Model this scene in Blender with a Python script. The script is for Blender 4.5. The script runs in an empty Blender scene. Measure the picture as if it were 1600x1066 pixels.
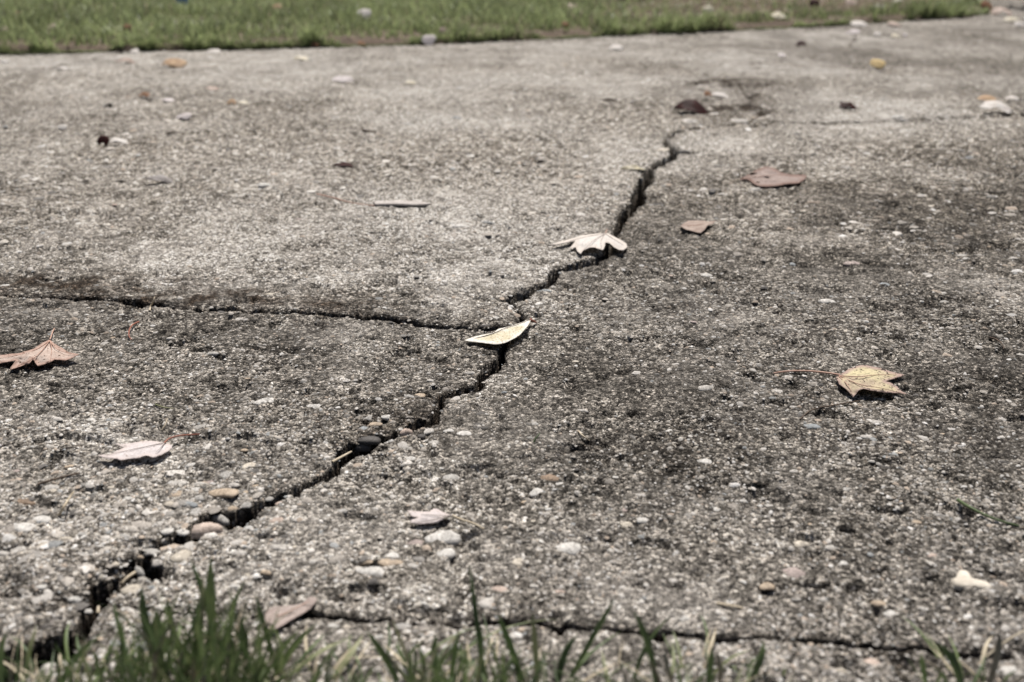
import bpy, math, random
import numpy as np
from mathutils import Vector, Matrix
from mathutils.geometry import delaunay_2d_cdt

random.seed(7)
rng = np.random.default_rng(11)
S = bpy.context.scene
COL = S.collection

# ------------------------------------------------------------------ camera
CAM_H = 0.36
PITCH = math.radians(22.15)
FPX = 1555.0                      # focal length in photo pixels (1600 wide)
cd = bpy.data.cameras.new('camera')
cam = bpy.data.objects.new('camera', cd)
COL.objects.link(cam)
cam.location = (0, 0, CAM_H)
cam.rotation_euler = (math.pi / 2 - PITCH, 0, 0)
cd.sensor_width = 36.0
cd.lens = 35.0
cd.clip_start = 0.01
cd.clip_end = 2000
cd.dof.use_dof = True
cd.dof.focus_distance = 0.90
cd.dof.aperture_fstop = 5.8
cd.dof.aperture_blades = 7
S.camera = cam

# ------------------------------------------------------------------ light
SUN_AZ, SUN_EL = math.radians(7), math.radians(66)
w = bpy.data.worlds.new('World')
S.world = w
w.use_nodes = True
nt = w.node_tree
sky = nt.nodes.new('ShaderNodeTexSky')
sky.sky_type = 'NISHITA'
sky.sun_disc = False
sky.sun_elevation = SUN_EL
sky.sun_rotation = SUN_AZ
sky.dust_density = 3.0
nt.links.new(sky.outputs[0], nt.nodes['Background'].inputs[0])
nt.nodes['Background'].inputs[1].default_value = 0.05
sd = bpy.data.lights.new('sun', 'SUN')
sd.energy = 4.8
sd.angle = math.radians(5.0)
sd.color = (1.0, 0.955, 0.905)
sun = bpy.data.objects.new('sun', sd)
COL.objects.link(sun)
sdir = Vector((math.sin(SUN_AZ) * math.cos(SUN_EL), math.cos(SUN_AZ) * math.cos(SUN_EL), math.sin(SUN_EL)))
sun.rotation_euler = sdir.to_track_quat('Z', 'Y').to_euler()
sun.location = sdir * 20

S.view_settings.view_transform = 'Standard'
S.view_settings.look = 'None'
S.view_settings.exposure = 0.50
S.view_settings.gamma = 1.0
S.cycles.use_denoising = True
S.cycles.denoiser = 'OPENIMAGEDENOISE'
S.cycles.denoising_input_passes = 'RGB_ALBEDO_NORMAL'
S.cycles.max_bounces = 3
S.cycles.diffuse_bounces = 2
S.cycles.caustics_reflective = False
S.cycles.caustics_refractive = False

# ------------------------------------------------------------------ helpers
CP, SP = math.cos(PITCH), math.sin(PITCH)


def ray(u, v):
    a, b = (u - 800.0) / FPX, (533.0 - v) / FPX
    return np.array([a, CP + b * SP, -SP + b * CP])


def at(u, v, z=0.0):
    """world point seen at photo pixel (u, v) at height z above the paving"""
    d = ray(u, v)
    t = (z - CAM_H) / d[2]
    return np.array([d[0] * t, d[1] * t, z])


def at_y(u, v, y):
    d = ray(u, v)
    t = y / d[1]
    return np.array([d[0] * t, y, CAM_H + d[2] * t])


def scale_at(v):
    p = at(800, v)
    depth = p[1] * CP + CAM_H * SP
    return FPX / depth


def dep_at(v):
    p = at(800, v)
    return math.atan2(CAM_H, p[1])


TAB = rng.random((8, 256, 256))


def vn(x, y, seed=0):
    t = TAB[seed % 8]
    off = (seed // 8) * 37.31 + seed * 13.7
    x = x + off
    y = y - off * 0.61
    xi = np.floor(x).astype(np.int64)
    yi = np.floor(y).astype(np.int64)
    fx, fy = x - xi, y - yi
    fx = fx * fx * fx * (fx * (fx * 6 - 15) + 10)
    fy = fy * fy * fy * (fy * (fy * 6 - 15) + 10)
    x0, x1, y0, y1 = xi & 255, (xi + 1) & 255, yi & 255, (yi + 1) & 255
    a = t[x0, y0] * (1 - fx) + t[x1, y0] * fx
    b = t[x0, y1] * (1 - fx) + t[x1, y1] * fx
    return (a * (1 - fy) + b * fy) * 2 - 1


def fbm(x, y, seed=0, oct=4):
    s, amp, f = 0, 1.0, 1.0
    for i in range(oct):
        s = s + amp * vn(x * f, y * f, seed + i)
        amp *= 0.5
        f *= 2.03
    return s


def mesh_from(name, v, f, mat=None, smooth=True, attrs=None):
    """v (n,3), f (m,k) numpy arrays of equal-sized faces"""
    me = bpy.data.meshes.new(name)
    v = np.asarray(v, dtype=np.float32)
    f = np.asarray(f, dtype=np.int32)
    n, k = f.shape
    me.vertices.add(len(v))
    me.vertices.foreach_set('co', v.ravel())
    me.loops.add(n * k)
    me.loops.foreach_set('vertex_index', f.ravel())
    me.polygons.add(n)
    me.polygons.foreach_set('loop_start', np.arange(0, n * k, k, dtype=np.int32))
    me.polygons.foreach_set('use_smooth', np.full(n, smooth, dtype=bool))
    if attrs:
        for an, av in attrs.items():
            av = np.asarray(av, dtype=np.float32)
            if av.ndim == 1:
                at_ = me.attributes.new(an, 'FLOAT', 'POINT')
                at_.data.foreach_set('value', av)
            else:
                at_ = me.attributes.new(an, 'FLOAT_COLOR', 'POINT')
                rgba = np.ones((len(av), 4), dtype=np.float32)
                rgba[:, :3] = av
                at_.data.foreach_set('color', rgba.ravel())
    me.update(calc_edges=True)
    if mat:
        me.materials.append(mat)
    return me


def link(name, me, parent=None, loc=(0, 0, 0)):
    o = bpy.data.objects.new(name, me)
    COL.objects.link(o)
    o.location = loc
    if parent:
        o.parent = parent
    return o


def tag(o, label, cat, group=None):
    o['label'] = label
    o['category'] = cat
    if group:
        o['group'] = group
    return o


# ------------------------------------------------------------------ materials
def new_mat(name):
    m = bpy.data.materials.new(name)
    m.use_nodes = True
    t = m.node_tree
    b = t.nodes['Principled BSDF']
    return m, t, b


def N(t, typ, **kw):
    n = t.nodes.new(typ)
    for k, v in kw.items():
        setattr(n, k, v)
    return n


def setin(n, **kw):
    for k, v in kw.items():
        n.inputs[k.replace('_', ' ')].default_value = v


def ramp(t, pts, interp='LINEAR'):
    r = N(t, 'ShaderNodeValToRGB')
    r.color_ramp.interpolation = interp
    e = r.color_ramp.elements
    while len(e) < len(pts):
        e.new(0.5)
    for i, (p, c) in enumerate(pts):
        e[i].position = p
        e[i].color = (*c, 1) if len(c) == 3 else c
    return r


def mixc(t, fac, a, b, typ='MIX'):
    m = N(t, 'ShaderNodeMix', data_type='RGBA', blend_type=typ)
    for sock, val in ((m.inputs[0], fac), (m.inputs[6], a), (m.inputs[7], b)):
        if hasattr(val, 'is_linked'):
            t.links.new(val, sock)
        elif isinstance(val, (int, float)):
            sock.default_value = val
        else:
            sock.default_value = (*val, 1)
    return m.outputs[2]


def math_n(t, op, a, b=0.0, clamp=False):
    m = N(t, 'ShaderNodeMath', operation=op, use_clamp=clamp)
    for i, val in enumerate((a, b)):
        if hasattr(val, 'is_linked'):
            t.links.new(val, m.inputs[i])
        else:
            m.inputs[i].default_value = val
    return m.outputs[0]


def concrete_material():
    m, t, b = new_mat('concrete')
    tc = N(t, 'ShaderNodeTexCoord')
    dirt_shade = N(t, 'ShaderNodeAttribute', attribute_name='dirt_shade').outputs['Fac']
    brown = N(t, 'ShaderNodeAttribute', attribute_name='brown').outputs['Fac']
    def vor(scale, rnd=1.0):
        v = N(t, 'ShaderNodeTexVoronoi')
        setin(v, Scale=scale, Randomness=rnd)
        t.links.new(tc.outputs['Object'], v.inputs['Vector'])
        return v
    def noi(scale, det=3.0, rough=0.6):
        n = N(t, 'ShaderNodeTexNoise')
        setin(n, Scale=scale, Detail=det, Roughness=rough)
        t.links.new(tc.outputs['Object'], n.inputs['Vector'])
        return n
    v1, v2 = vor(370), vor(850)
    n1, n2 = noi(45, 2), noi(1400, 1)
    n3 = noi(170, 2, 0.7)
    # cement paste from clean to algae-darkened
    dd = math_n(t, 'ADD', dirt_shade, math_n(t, 'MULTIPLY', math_n(t, 'SUBTRACT', n1.outputs['Fac'], 0.5), 0.9))
    dd = math_n(t, 'ADD', dd, math_n(t, 'MULTIPLY', math_n(t, 'SUBTRACT', n3.outputs['Fac'], 0.5), 1.1))
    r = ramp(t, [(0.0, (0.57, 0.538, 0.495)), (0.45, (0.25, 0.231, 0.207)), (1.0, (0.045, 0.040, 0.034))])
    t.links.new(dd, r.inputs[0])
    col = mixc(t, brown, r.outputs[0], (0.040, 0.028, 0.019))  # brown stains, and the painted shade and soil of the crack walls
    # sand grains: each cell its own tone
    sep = N(t, 'ShaderNodeSeparateColor')
    t.links.new(v1.outputs['Color'], sep.inputs[0])
    g1 = ramp(t, [(0.0, (0.11, 0.10, 0.095)), (0.35, (0.55, 0.54, 0.52)), (0.68, (0.95, 0.94, 0.92)), (0.84, (1.65, 1.63, 1.59)), (1.0, (2.6, 2.55, 2.5))])
    t.links.new(sep.outputs[0], g1.inputs[0])
    ns = noi(8, 2)
    wear = ramp(t, [(0.36, (0.6, 0.6, 0.6)), (0.54, (0.95, 0.95, 0.95))])
    t.links.new(ns.outputs['Fac'], wear.inputs[0])
    col = mixc(t, wear.outputs[0], col, g1.outputs[0], 'MULTIPLY')
    sep2 = N(t, 'ShaderNodeSeparateColor')
    t.links.new(v2.outputs['Color'], sep2.inputs[0])
    g2 = ramp(t, [(0.0, (0.10, 0.10, 0.10)), (0.5, (0.85, 0.84, 0.82)), (0.80, (1.15, 1.15, 1.13)), (1.0, (2.3, 2.27, 2.24))])
    t.links.new(sep2.outputs[1], g2.inputs[0])
    col = mixc(t, wear.outputs[0], col, g2.outputs[0], 'MULTIPLY')
    t.links.new(col, b.inputs['Base Color'])
    b.inputs['Roughness'].default_value = 0.95
    b.inputs['Specular IOR Level'].default_value = 0.12
    v0 = vor(95)
    sep0 = N(t, 'ShaderNodeSeparateColor')
    t.links.new(v0.outputs['Color'], sep0.inputs[0])
    g0 = ramp(t, [(0.0, (0.35, 0.33, 0.31)), (0.3, (0.8, 0.78, 0.75)), (0.75, (1.1, 1.08, 1.04)), (1.0, (1.7, 1.67, 1.6))])
    t.links.new(sep0.outputs[2], g0.inputs[0])
    worn = N(t, 'ShaderNodeAttribute', attribute_name='worn').outputs['Fac']
    col = mixc(t, math_n(t, 'MULTIPLY', worn, 0.8, True), col, mixc(t, 1.0, col, g0.outputs[0], 'MULTIPLY'))
    gap = ramp(t, [(0.30, (1, 1, 1)), (0.62, (0.22, 0.20, 0.18))])
    t.links.new(v0.outputs['Distance'], gap.inputs[0])
    col = mixc(t, math_n(t, 'MULTIPLY', worn, 0.6, True), col, mixc(t, 1.0, col, gap.outputs[0], 'MULTIPLY'))
    col = mixc(t, 1.0, col, (0.72, 0.70, 0.67), 'DARKEN')
    t.links.new(col, b.inputs['Base Color'])
    # fine relief
    h = math_n(t, 'ADD', math_n(t, 'MULTIPLY', v1.outputs['Distance'], -1.4), math_n(t, 'MULTIPLY', n2.outputs['Fac'], 0.7))
    h = math_n(t, 'ADD', h, math_n(t, 'MULTIPLY', v2.outputs['Distance'], -0.6))
    h = math_n(t, 'ADD', h, math_n(t, 'MULTIPLY', math_n(t, 'MULTIPLY', v0.outputs['Distance'], worn), -2.2))
    bp = N(t, 'ShaderNodeBump')
    setin(bp, Strength=1.0, Distance=0.0017)
    t.links.new(h, bp.inputs['Height'])
    t.links.new(bp.outputs[0], b.inputs['Normal'])
    return m


def grain_material():
    m, t, b = new_mat('aggregate grains')
    a = N(t, 'ShaderNodeAttribute', attribute_name='tone')
    tc = N(t, 'ShaderNodeTexCoord')
    n = N(t, 'ShaderNodeTexNoise')
    setin(n, Scale=700.0, Detail=3.0)
    t.links.new(tc.outputs['Object'], n.inputs['Vector'])
    r = ramp(t, [(0.25, (0.5, 0.49, 0.47)), (0.6, (1.1, 1.1, 1.1))])
    t.links.new(n.outputs['Fac'], r.inputs[0])
    t.links.new(mixc(t, 1.0, a.outputs['Color'], r.outputs[0], 'MULTIPLY'), b.inputs['Base Color'])
    b.inputs['Roughness'].default_value = 0.85
    b.inputs['Specular IOR Level'].default_value = 0.3
    bp = N(t, 'ShaderNodeBump')
    setin(bp, Strength=0.7, Distance=0.0005)
    t.links.new(n.outputs['Fac'], bp.inputs['Height'])
    t.links.new(bp.outputs[0], b.inputs['Normal'])
    return m


def stone_material(name, c):
    m, t, b = new_mat(name)
    tc = N(t, 'ShaderNodeTexCoord')
    oi = N(t, 'ShaderNodeObjectInfo')
    n = N(t, 'ShaderNodeTexNoise', noise_dimensions='4D')
    setin(n, Scale=2.4, Detail=5.0, Roughness=0.65)
    t.links.new(tc.outputs['Object'], n.inputs['Vector'])
    t.links.new(math_n(t, 'MULTIPLY', oi.outputs['Random'], 40.0), n.inputs['W'])
    r = ramp(t, [(0.28, tuple(x * 0.42 for x in c)), (0.5, c), (0.75, tuple(min(x * 1.25, .85) for x in c))])
    t.links.new(n.outputs['Fac'], r.inputs[0])
    n2 = N(t, 'ShaderNodeTexNoise')
    setin(n2, Scale=9.0, Detail=4.0, Roughness=0.7)
    t.links.new(tc.outputs['Object'], n2.inputs['Vector'])
    r2 = ramp(t, [(0.38, (0.32, 0.30, 0.27)), (0.56, (1, 1, 1))])
    t.links.new(n2.outputs['Fac'], r2.inputs[0])
    t.links.new(mixc(t, 0.75, r.outputs[0], r2.outputs[0], 'MULTIPLY'), b.inputs['Base Color'])
    b.inputs['Roughness'].default_value = 0.7
    b.inputs['Specular IOR Level'].default_value = 0.35
    bp = N(t, 'ShaderNodeBump')
    setin(bp, Strength=0.6, Distance=0.0006)
    t.links.new(n2.outputs['Fac'], bp.inputs['Height'])
    t.links.new(bp.outputs[0], b.inputs['Normal'])
    return m


LEAFM = {}


def leaf_material(name, c1, c2, spot=(0.10, 0.06, 0.04), scale=70.0, spots=0.0, trans=0.30, rim=None):
    if name in LEAFM:
        return LEAFM[name]
    m, t, b = new_mat(name)
    tc = N(t, 'ShaderNodeTexCoord')
    oi = N(t, 'ShaderNodeObjectInfo')
    n = N(t, 'ShaderNodeTexNoise', noise_dimensions='4D')
    setin(n, Scale=scale, Detail=5.0, Roughness=0.6)
    t.links.new(tc.outputs['Object'], n.inputs['Vector'])
    t.links.new(math_n(t, 'MULTIPLY', oi.outputs['Random'], 30.0), n.inputs['W'])
    r = ramp(t, [(0.38, c2), (0.58, c1)])
    t.links.new(n.outputs['Fac'], r.inputs[0])
    n2 = N(t, 'ShaderNodeTexNoise')
    setin(n2, Scale=scale * 9, Detail=3.0, Roughness=0.6)
    t.links.new(tc.outputs['Object'], n2.inputs['Vector'])
    r2 = ramp(t, [(0.3, (0.72, 0.70, 0.68)), (0.65, (1.06, 1.06, 1.06))])
    t.links.new(n2.outputs['Fac'], r2.inputs[0])
    col = mixc(t, 0.8, r.outputs[0], r2.outputs[0], 'MULTIPLY')
    if rim:
        ra = N(t, 'ShaderNodeAttribute', attribute_name='rim').outputs['Fac']
        rf = math_n(t, 'ADD', ra, math_n(t, 'MULTIPLY', math_n(t, 'SUBTRACT', n.outputs['Fac'], 0.5), 1.6))
        rr_ = ramp(t, [(0.35, (0, 0, 0)), (0.85, (1, 1, 1))])
        t.links.new(rf, rr_.inputs[0])
        col = mixc(t, rr_.outputs[0], col, rim)
    if spots:
        v = N(t, 'ShaderNodeTexNoise')
        setin(v, Scale=scale * 8, Detail=1.0, Roughness=0.4)
        t.links.new(tc.outputs['Object'], v.inputs['Vector'])
        rs = ramp(t, [(0.66 - 0.03 * spots, (0, 0, 0)), (0.70 - 0.03 * spots, (1, 1, 1))])
        t.links.new(v.outputs['Fac'], rs.inputs[0])
        col = mixc(t, rs.outputs[0], col, spot)
    t.links.new(col, b.inputs['Base Color'])
    b.inputs['Roughness'].default_value = 0.62
    b.inputs['Specular IOR Level'].default_value = 0.1
    bp = N(t, 'ShaderNodeBump')
    setin(bp, Strength=0.5, Distance=0.0006)
    t.links.new(n2.outputs['Fac'], bp.inputs['Height'])
    t.links.new(bp.outputs[0], b.inputs['Normal'])
    tr = N(t, 'ShaderNodeBsdfTranslucent')
    t.links.new(col, tr.inputs['Color'])
    ms = N(t, 'ShaderNodeMixShader')
    ms.inputs[0].default_value = trans
    out = t.nodes['Material Output']
    t.links.new(b.outputs[0], ms.inputs[1])
    t.links.new(tr.outputs[0], ms.inputs[2])
    t.links.new(ms.outputs[0], out.inputs['Surface'])
    LEAFM[name] = m
    return m


def grass_material(name, attr=False, c=(0.060, 0.092, 0.040), c2=(0.140, 0.190, 0.082)):
    m, t, b = new_mat(name)
    if attr:
        col = N(t, 'ShaderNodeAttribute', attribute_name='tone').outputs['Color']
    else:
        oi = N(t, 'ShaderNodeObjectInfo')
        r = ramp(t, [(0.0, c), (0.6, c2), (0.85, (0.17, 0.21, 0.095)), (1.0, (0.26, 0.25, 0.16))])
        t.links.new(oi.outputs['Random'], r.inputs[0])
        tc = N(t, 'ShaderNodeTexCoord')
        n = N(t, 'ShaderNodeTexNoise')
        setin(n, Scale=60.0, Detail=3.0)
        t.links.new(tc.outputs['Object'], n.inputs['Vector'])
        r2 = ramp(t, [(0.3, (0.65, 0.7, 0.65)), (0.7, (1.25, 1.2, 1.1))])
        t.links.new(n.outputs['Fac'], r2.inputs[0])
        col = mixc(t, 1.0, r.outputs[0], r2.outputs[0], 'MULTIPLY')
    t.links.new(col, b.inputs['Base Color'])
    b.inputs['Roughness'].default_value = 0.5
    b.inputs['Specular IOR Level'].default_value = 0.35
    tr = N(t, 'ShaderNodeBsdfTranslucent')
    t.links.new(col, tr.inputs['Color'])
    ms = N(t, 'ShaderNodeMixShader')
    ms.inputs[0].default_value = 0.45 if attr else 0.32
    out = t.nodes['Material Output']
    t.links.new(b.outputs[0], ms.inputs[1])
    t.links.new(tr.outputs[0], ms.inputs[2])
    t.links.new(ms.outputs[0], out.inputs['Surface'])
    return m


def noise_material(name, c1, c2, scale, rough=0.9, bump=0.002):
    m, t, b = new_mat(name)
    tc = N(t, 'ShaderNodeTexCoord')
    n = N(t, 'ShaderNodeTexNoise')
    setin(n, Scale=scale, Detail=6.0, Roughness=0.65)
    t.links.new(tc.outputs['Object'], n.inputs['Vector'])
    r = ramp(t, [(0.33, c1), (0.66, c2)])
    t.links.new(n.outputs['Fac'], r.inputs[0])
    t.links.new(r.outputs[0], b.inputs['Base Color'])
    b.inputs['Roughness'].default_value = rough
    b.inputs['Specular IOR Level'].default_value = 0.25
    bp = N(t, 'ShaderNodeBump')
    setin(bp, Strength=0.8, Distance=bump)
    t.links.new(n.outputs['Fac'], bp.inputs['Height'])
    t.links.new(bp.outputs[0], b.inputs['Normal'])
    return m


CONC = concrete_material()
GRAIN = grain_material()
SOIL = noise_material('soil', (0.014, 0.011, 0.008), (0.05, 0.038, 0.027), 120.0)
ASPH = noise_material('asphalt', (0.11, 0.108, 0.105), (0.21, 0.205, 0.20), 90.0)
TWIG = noise_material('twig bark', (0.035, 0.024, 0.018), (0.12, 0.085, 0.06), 300.0, 0.8, 0.0004)
STRAW = noise_material('dry straw', (0.30, 0.24, 0.16), (0.52, 0.45, 0.34), 200.0, 0.7, 0.0003)
REDSTEM = noise_material('red stem', (0.16, 0.055, 0.035), (0.30, 0.13, 0.09), 200.0, 0.6, 0.0003)
PINKSTEM = noise_material('pinkish stem', (0.30, 0.17, 0.12), (0.48, 0.32, 0.25), 200.0, 0.6, 0.0003)
BLADEGREEN = grass_material('grass blade')
LAWNMAT = grass_material('lawn blades', attr=True)
STONE = {k: stone_material('stone ' + k, c) for k, c in dict(
    white=(0.50, 0.48, 0.445), cream=(0.48, 0.43, 0.355), tan=(0.40, 0.32, 0.235), pink=(0.46, 0.365, 0.305),
    grey=(0.34, 0.325, 0.30), pale=(0.42, 0.395, 0.36), blue=(0.23, 0.245, 0.25), dark=(0.075, 0.068, 0.062),
    rose=(0.52, 0.425, 0.36), mauve=(0.33, 0.27, 0.245), brown=(0.22, 0.155, 0.105)).items()}

# ------------------------------------------------------------------ cracks and joints (photo pixel, half width in mm)
MAIN = [(-60, 1062, 7), (17, 1033, 7), (61, 1017, 7), (98, 1006, 5.5), (126, 978, 4.6), (139, 946, 5.6), (163, 916, 7), (189, 897, 6.8), (209, 880, 5),
        (236, 859, 3.8), (270, 843, 4.2), (294, 839, 3.2), (302, 829, 2.8), (318, 814, 4.2), (345, 808, 6), (368, 807, 5.5), (388, 799, 4.2), (415, 787, 4), (436, 775, 2.6),
        (463, 765, 3.0), (490, 750, 2.8), (523, 735, 3.2), (543, 709, 6.5), (562, 701, 8.5), (580, 690, 6), (597, 682, 4.2), (616, 674, 4),
        (642, 669, 5.2), (661, 661, 6.5), (678, 652, 5.5), (685, 637, 2.6), (689, 622, 2.0), (702, 615, 2.4), (721, 608, 2.8), (747, 602, 3.2),
        (752, 589, 3.2), (768, 577, 3.4), (783, 564, 2.6), (785, 544, 2.4), (792, 524, 2.4), (817, 499, 2.2), (812, 482, 1.6), (795, 470, 5.5),
        (805, 463, 5.5), (822, 454, 5.0), (841, 448, 4.5), (858, 440, 3.2), (864, 426, 2.8), (872, 420, 2.4), (895, 415, 4.5), (918, 410, 5.5),
        (936, 403, 5), (952, 390, 3.5), (957, 372, 3.5), (966, 356, 4), (972, 338, 6), (996, 319, 8), (999, 299, 7), (1010, 281, 8), (1016, 267, 4),
        (1030, 258, 5), (1052, 247, 5), (1051, 233, 8), (1038, 221, 2.6), (1050, 211, 2.6), (1067, 203, 3.0)]
HAIR = [(1067, 203, 2.0), (1120, 199, 1.6), (1172, 191, 2.2), (1190, 180, 5), (1182, 163, 3.0), (1165, 149, 4), (1152, 128, 2.2), (1162, 114, 2.5),
        (1214, 95, 2.2), (1300, 84, 3), (1328, 73, 4), (1340, 50, 4), (1350, 20, 4)]
JA = [(-900, 440, 1.5), (-300, 460, 1.5), (0, 467, 1.2), (60, 466, 1.0), (125, 468, 1.6), (180, 472, 2.4), (240, 477, 2.8), (330, 486, 2.6), (440, 490, 2.6), (530, 492, 2.8),
      (620, 499, 3.6), (700, 508, 4.0), (745, 512, 3.2), (788, 513, 3.0)]
JB = [(-900, 890, 0.6), (-100, 925, 0.6), (0, 929, 0.4), (140, 937, 0.1), (250, 945, 0.6), (400, 951, 2.2), (490, 955, 3.4), (600, 963, 2.6), (750, 967, 2.2), (900, 975, 2.8),
      (1060, 985, 2.6), (1200, 993, 2.6), (1350, 1003, 2.6), (1480, 1010, 2.4), (1600, 1020, 2.4), (1750, 1032, 2.4), (2500, 1085, 2.4)]
JC = [(1067, 203, 2), (1120, 200, 2.2), (1210, 193, 10), (1300, 192, 11), (1400, 190, 11), (1450, 187, 14), (1520, 184, 14), (1600, 181, 14), (1800, 175, 14), (2600, 150, 14)]
JD = [(-600, 128, 3), (0, 113, 3), (70, 108, 3), (140, 94, 3), (190, 82, 3)]
NUB = [(1052, 238, 4), (1064, 238, 5), (1080, 240, 4)]
NUB2 = [(209, 884, 3), (226, 880, 5), (236, 886, 7), (240, 900, 4)]


def wl(P):
    q = np.array([[*at(u, v)[:2], h * 0.001] for u, v, h in P])
    return q


LINES = [(wl(MAIN) * np.stack([np.ones(len(MAIN)), np.ones(len(MAIN)), np.interp([p[1] for p in MAIN], [300, 480, 620, 800, 900], [1.25, 1.0, 1.0, 1.0, 1.25])], 1), 0.06, 1.0), (wl(HAIR) * (1, 1, 0.5), 0.012, 2.6), (wl(JA), 0.06, 0.55), (wl(JB) * (1, 1, 0.62), 0.010, 0.30), (wl(JC), 0.022, 1.2), (wl(JD) * (1, 1, 1.6), 0.008, 0.8),
         (wl(NUB), 0.025, 1.0), (wl(NUB2), 0.03, 1.0)]
# the paving's outer edges
FE = [at(u, v)[:2] for u, v in ((-900, 122), (0, 84), (400, 77), (700, 68), (1000, 55), (1300, 40), (1500, 28), (1550, 20))]
FRONT_PX = 1088


def seg_dist(x, y, P, extra=0.1):
    """distance to a polyline minus its local half width; also plain distance"""
    best = np.full(x.shape, 9.0)
    bw = np.zeros(x.shape)
    lo, hi = P[:, :2].min(0) - extra, P[:, :2].max(0) + extra
    sel = np.nonzero((x > lo[0]) & (x < hi[0]) & (y > lo[1]) & (y < hi[1]))[0]
    xs, ys = x[sel], y[sel]
    b, bb = best[sel], bw[sel]
    for i in range(len(P) - 1):
        (ax, ay, aw), (bx, by, bw_) = P[i], P[i + 1]
        dx, dy = bx - ax, by - ay
        t = np.clip(((xs - ax) * dx + (ys - ay) * dy) / (dx * dx + dy * dy + 1e-12), 0, 1)
        d = np.hypot(xs - ax - t * dx, ys - ay - t * dy)
        m = d < b
        b = np.where(m, d, b)
        bb = np.where(m, aw + t * (bw_ - aw), bb)
    best[sel] = b
    bw[sel] = bb
    return best, bw


def pip(x, y, poly):
    ins = np.zeros(x.shape, bool)
    n = len(poly)
    for i in range(n):
        x0, y0 = poly[i][0], poly[i][1]
        x1, y1 = poly[(i + 1) % n][0], poly[(i + 1) % n][1]
        if y0 == y1:
            continue
        c = ((y0 > y) != (y1 > y)) & (x < (x1 - x0) * (y - y0) / (y1 - y0) + x0)
        ins ^= c
    return ins


MW = np.vstack([wl(MAIN), wl(HAIR)[1:]])[:, :2]
far_pt = MW[-1] + (MW[-1] - MW[-2]) * 40
LEFT_POLY = [tuple(p) for p in MW] + [tuple(far_pt), (-60, 60), (-60, -5), (MW[0][0] - .2, -5)]
A_ = wl(JA)[:, :2]
BACKLEFT_POLY = [tuple(p) for p in A_] + [(A_[-1][0] + 30, A_[-1][1]), (60, 90), (-60, 90), (-60, A_[0][1])]
B_ = wl(JB)[:, :2]
FRONT_POLY = [tuple(p) for p in B_] + [(B_[-1][0] + 9, B_[-1][1]), (30, -5), (-30, -5), (-30, B_[0][1])]
C_ = wl(JC)[:, :2]
BACKRIGHT_POLY = [tuple(p) for p in C_] + [(60, C_[-1][1]), (60, 90), (-60, 90), (-60, C_[0][1])]
front_y = at(800, FRONT_PX)[1]
LAWN_POLY = [tuple(p) for p in FE] + [tuple(np.array(FE[-1]) + (0.6, 3.2)), (FE[0][0] - 30, FE[-1][1] + 3.2), (FE[0][0] - 30, FE[0][1] - .4)]


def slab_of(x, y):
    left, front = pip(x, y, LEFT_POLY), pip(x, y, FRONT_POLY)
    bl, br = pip(x, y, BACKLEFT_POLY), pip(x, y, BACKRIGHT_POLY)
    s = np.where(left, np.where(bl, 0, 1), np.where(br, 3, 2))
    return np.where(front, np.where(left, 4, 5), s)


SLAB_DZ = np.array([0.0035, 0.0025, 0.0, -0.002, 0.0018, -0.0008])


# worn and rough patches, (u, v, radius px across, radius px deep, strength)
def blob(x, y, u, v, ru, rv):
    c = at(u, v)
    sx = ru / scale_at(v)
    sy = abs(at(u, v - rv)[1] - at(u, v + rv)[1]) / 2
    return np.exp(-(((x - c[0]) / sx) ** 2 + ((y - c[1]) / sy) ** 2))


PITS = [(1215, 488, 9, 4, 7), (805, 353, 6, 3, 8), (1182, 757, 22, 4, 6), (1212, 358, 6, 3, 8), (580, 880, 26, 6, 7), (800, 832, 30, 6, 5), (1500, 232, 22, 3, 9), (1430, 230, 14, 2, 7),
        (905, 207, 14, 2, 9), (845, 214, 22, 2, 9), (870, 205, 26, 2, 7), (945, 205, 26, 2, 8), (740, 727, 26, 3, 7), (715, 662, 8, 6, 6), (580, 660, 30, 6, 5), (235, 338, 5, 2, 8), (495, 341, 5, 2, 8),
        (75, 347, 12, 2, 8), (118, 334, 8, 2, 8), (100, 372, 12, 3, 7), (640, 325, 12, 2, 5), (715, 320, 8, 2, 7), (880, 320, 9, 2, 8), (860, 333, 16, 2, 6), (540, 172, 12, 2, 9), (620, 195, 14, 2, 7),
        (480, 205, 26, 2, 7), (400, 207, 24, 2, 7), (1540, 183, 40, 2, 5), (1100, 445, 20, 4, 5), (1260, 415, 20, 4, 5), (1410, 418, 20, 3, 5), (1265, 840, 26, 5, 5), (1410, 798, 20, 4, 5), (1270, 795, 14, 5, 6),
        (1160, 640, 26, 5, 4), (1040, 480, 30, 5, 4), (870, 670, 24, 6, 5), (90, 640, 20, 5, 4), (70, 653, 12, 4, 5), (315, 552, 22, 3, 6), (30, 910, 30, 7, 5), (530, 790, 30, 5, 4), (1340, 610, 30, 5, 4)]

prnd = random.Random(5)
PITS += [(prnd.uniform(560, 1600), prnd.uniform(330, 930), prnd.uniform(8, 26), prnd.uniform(2.5, 5.5), prnd.uniform(4, 7)) for _ in range(46)]
PITS += [(prnd.uniform(0, 700), prnd.uniform(130, 460), prnd.uniform(8, 22), prnd.uniform(1.5, 2.5), prnd.uniform(5, 9)) for _ in range(30)]

PITW = [(*at(u, v)[:2], ru / scale_at(v), abs(at(u, v - rv)[1] - at(u, v + rv)[1]) / 2, dm) for u, v, ru, rv, dm in PITS]


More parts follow.
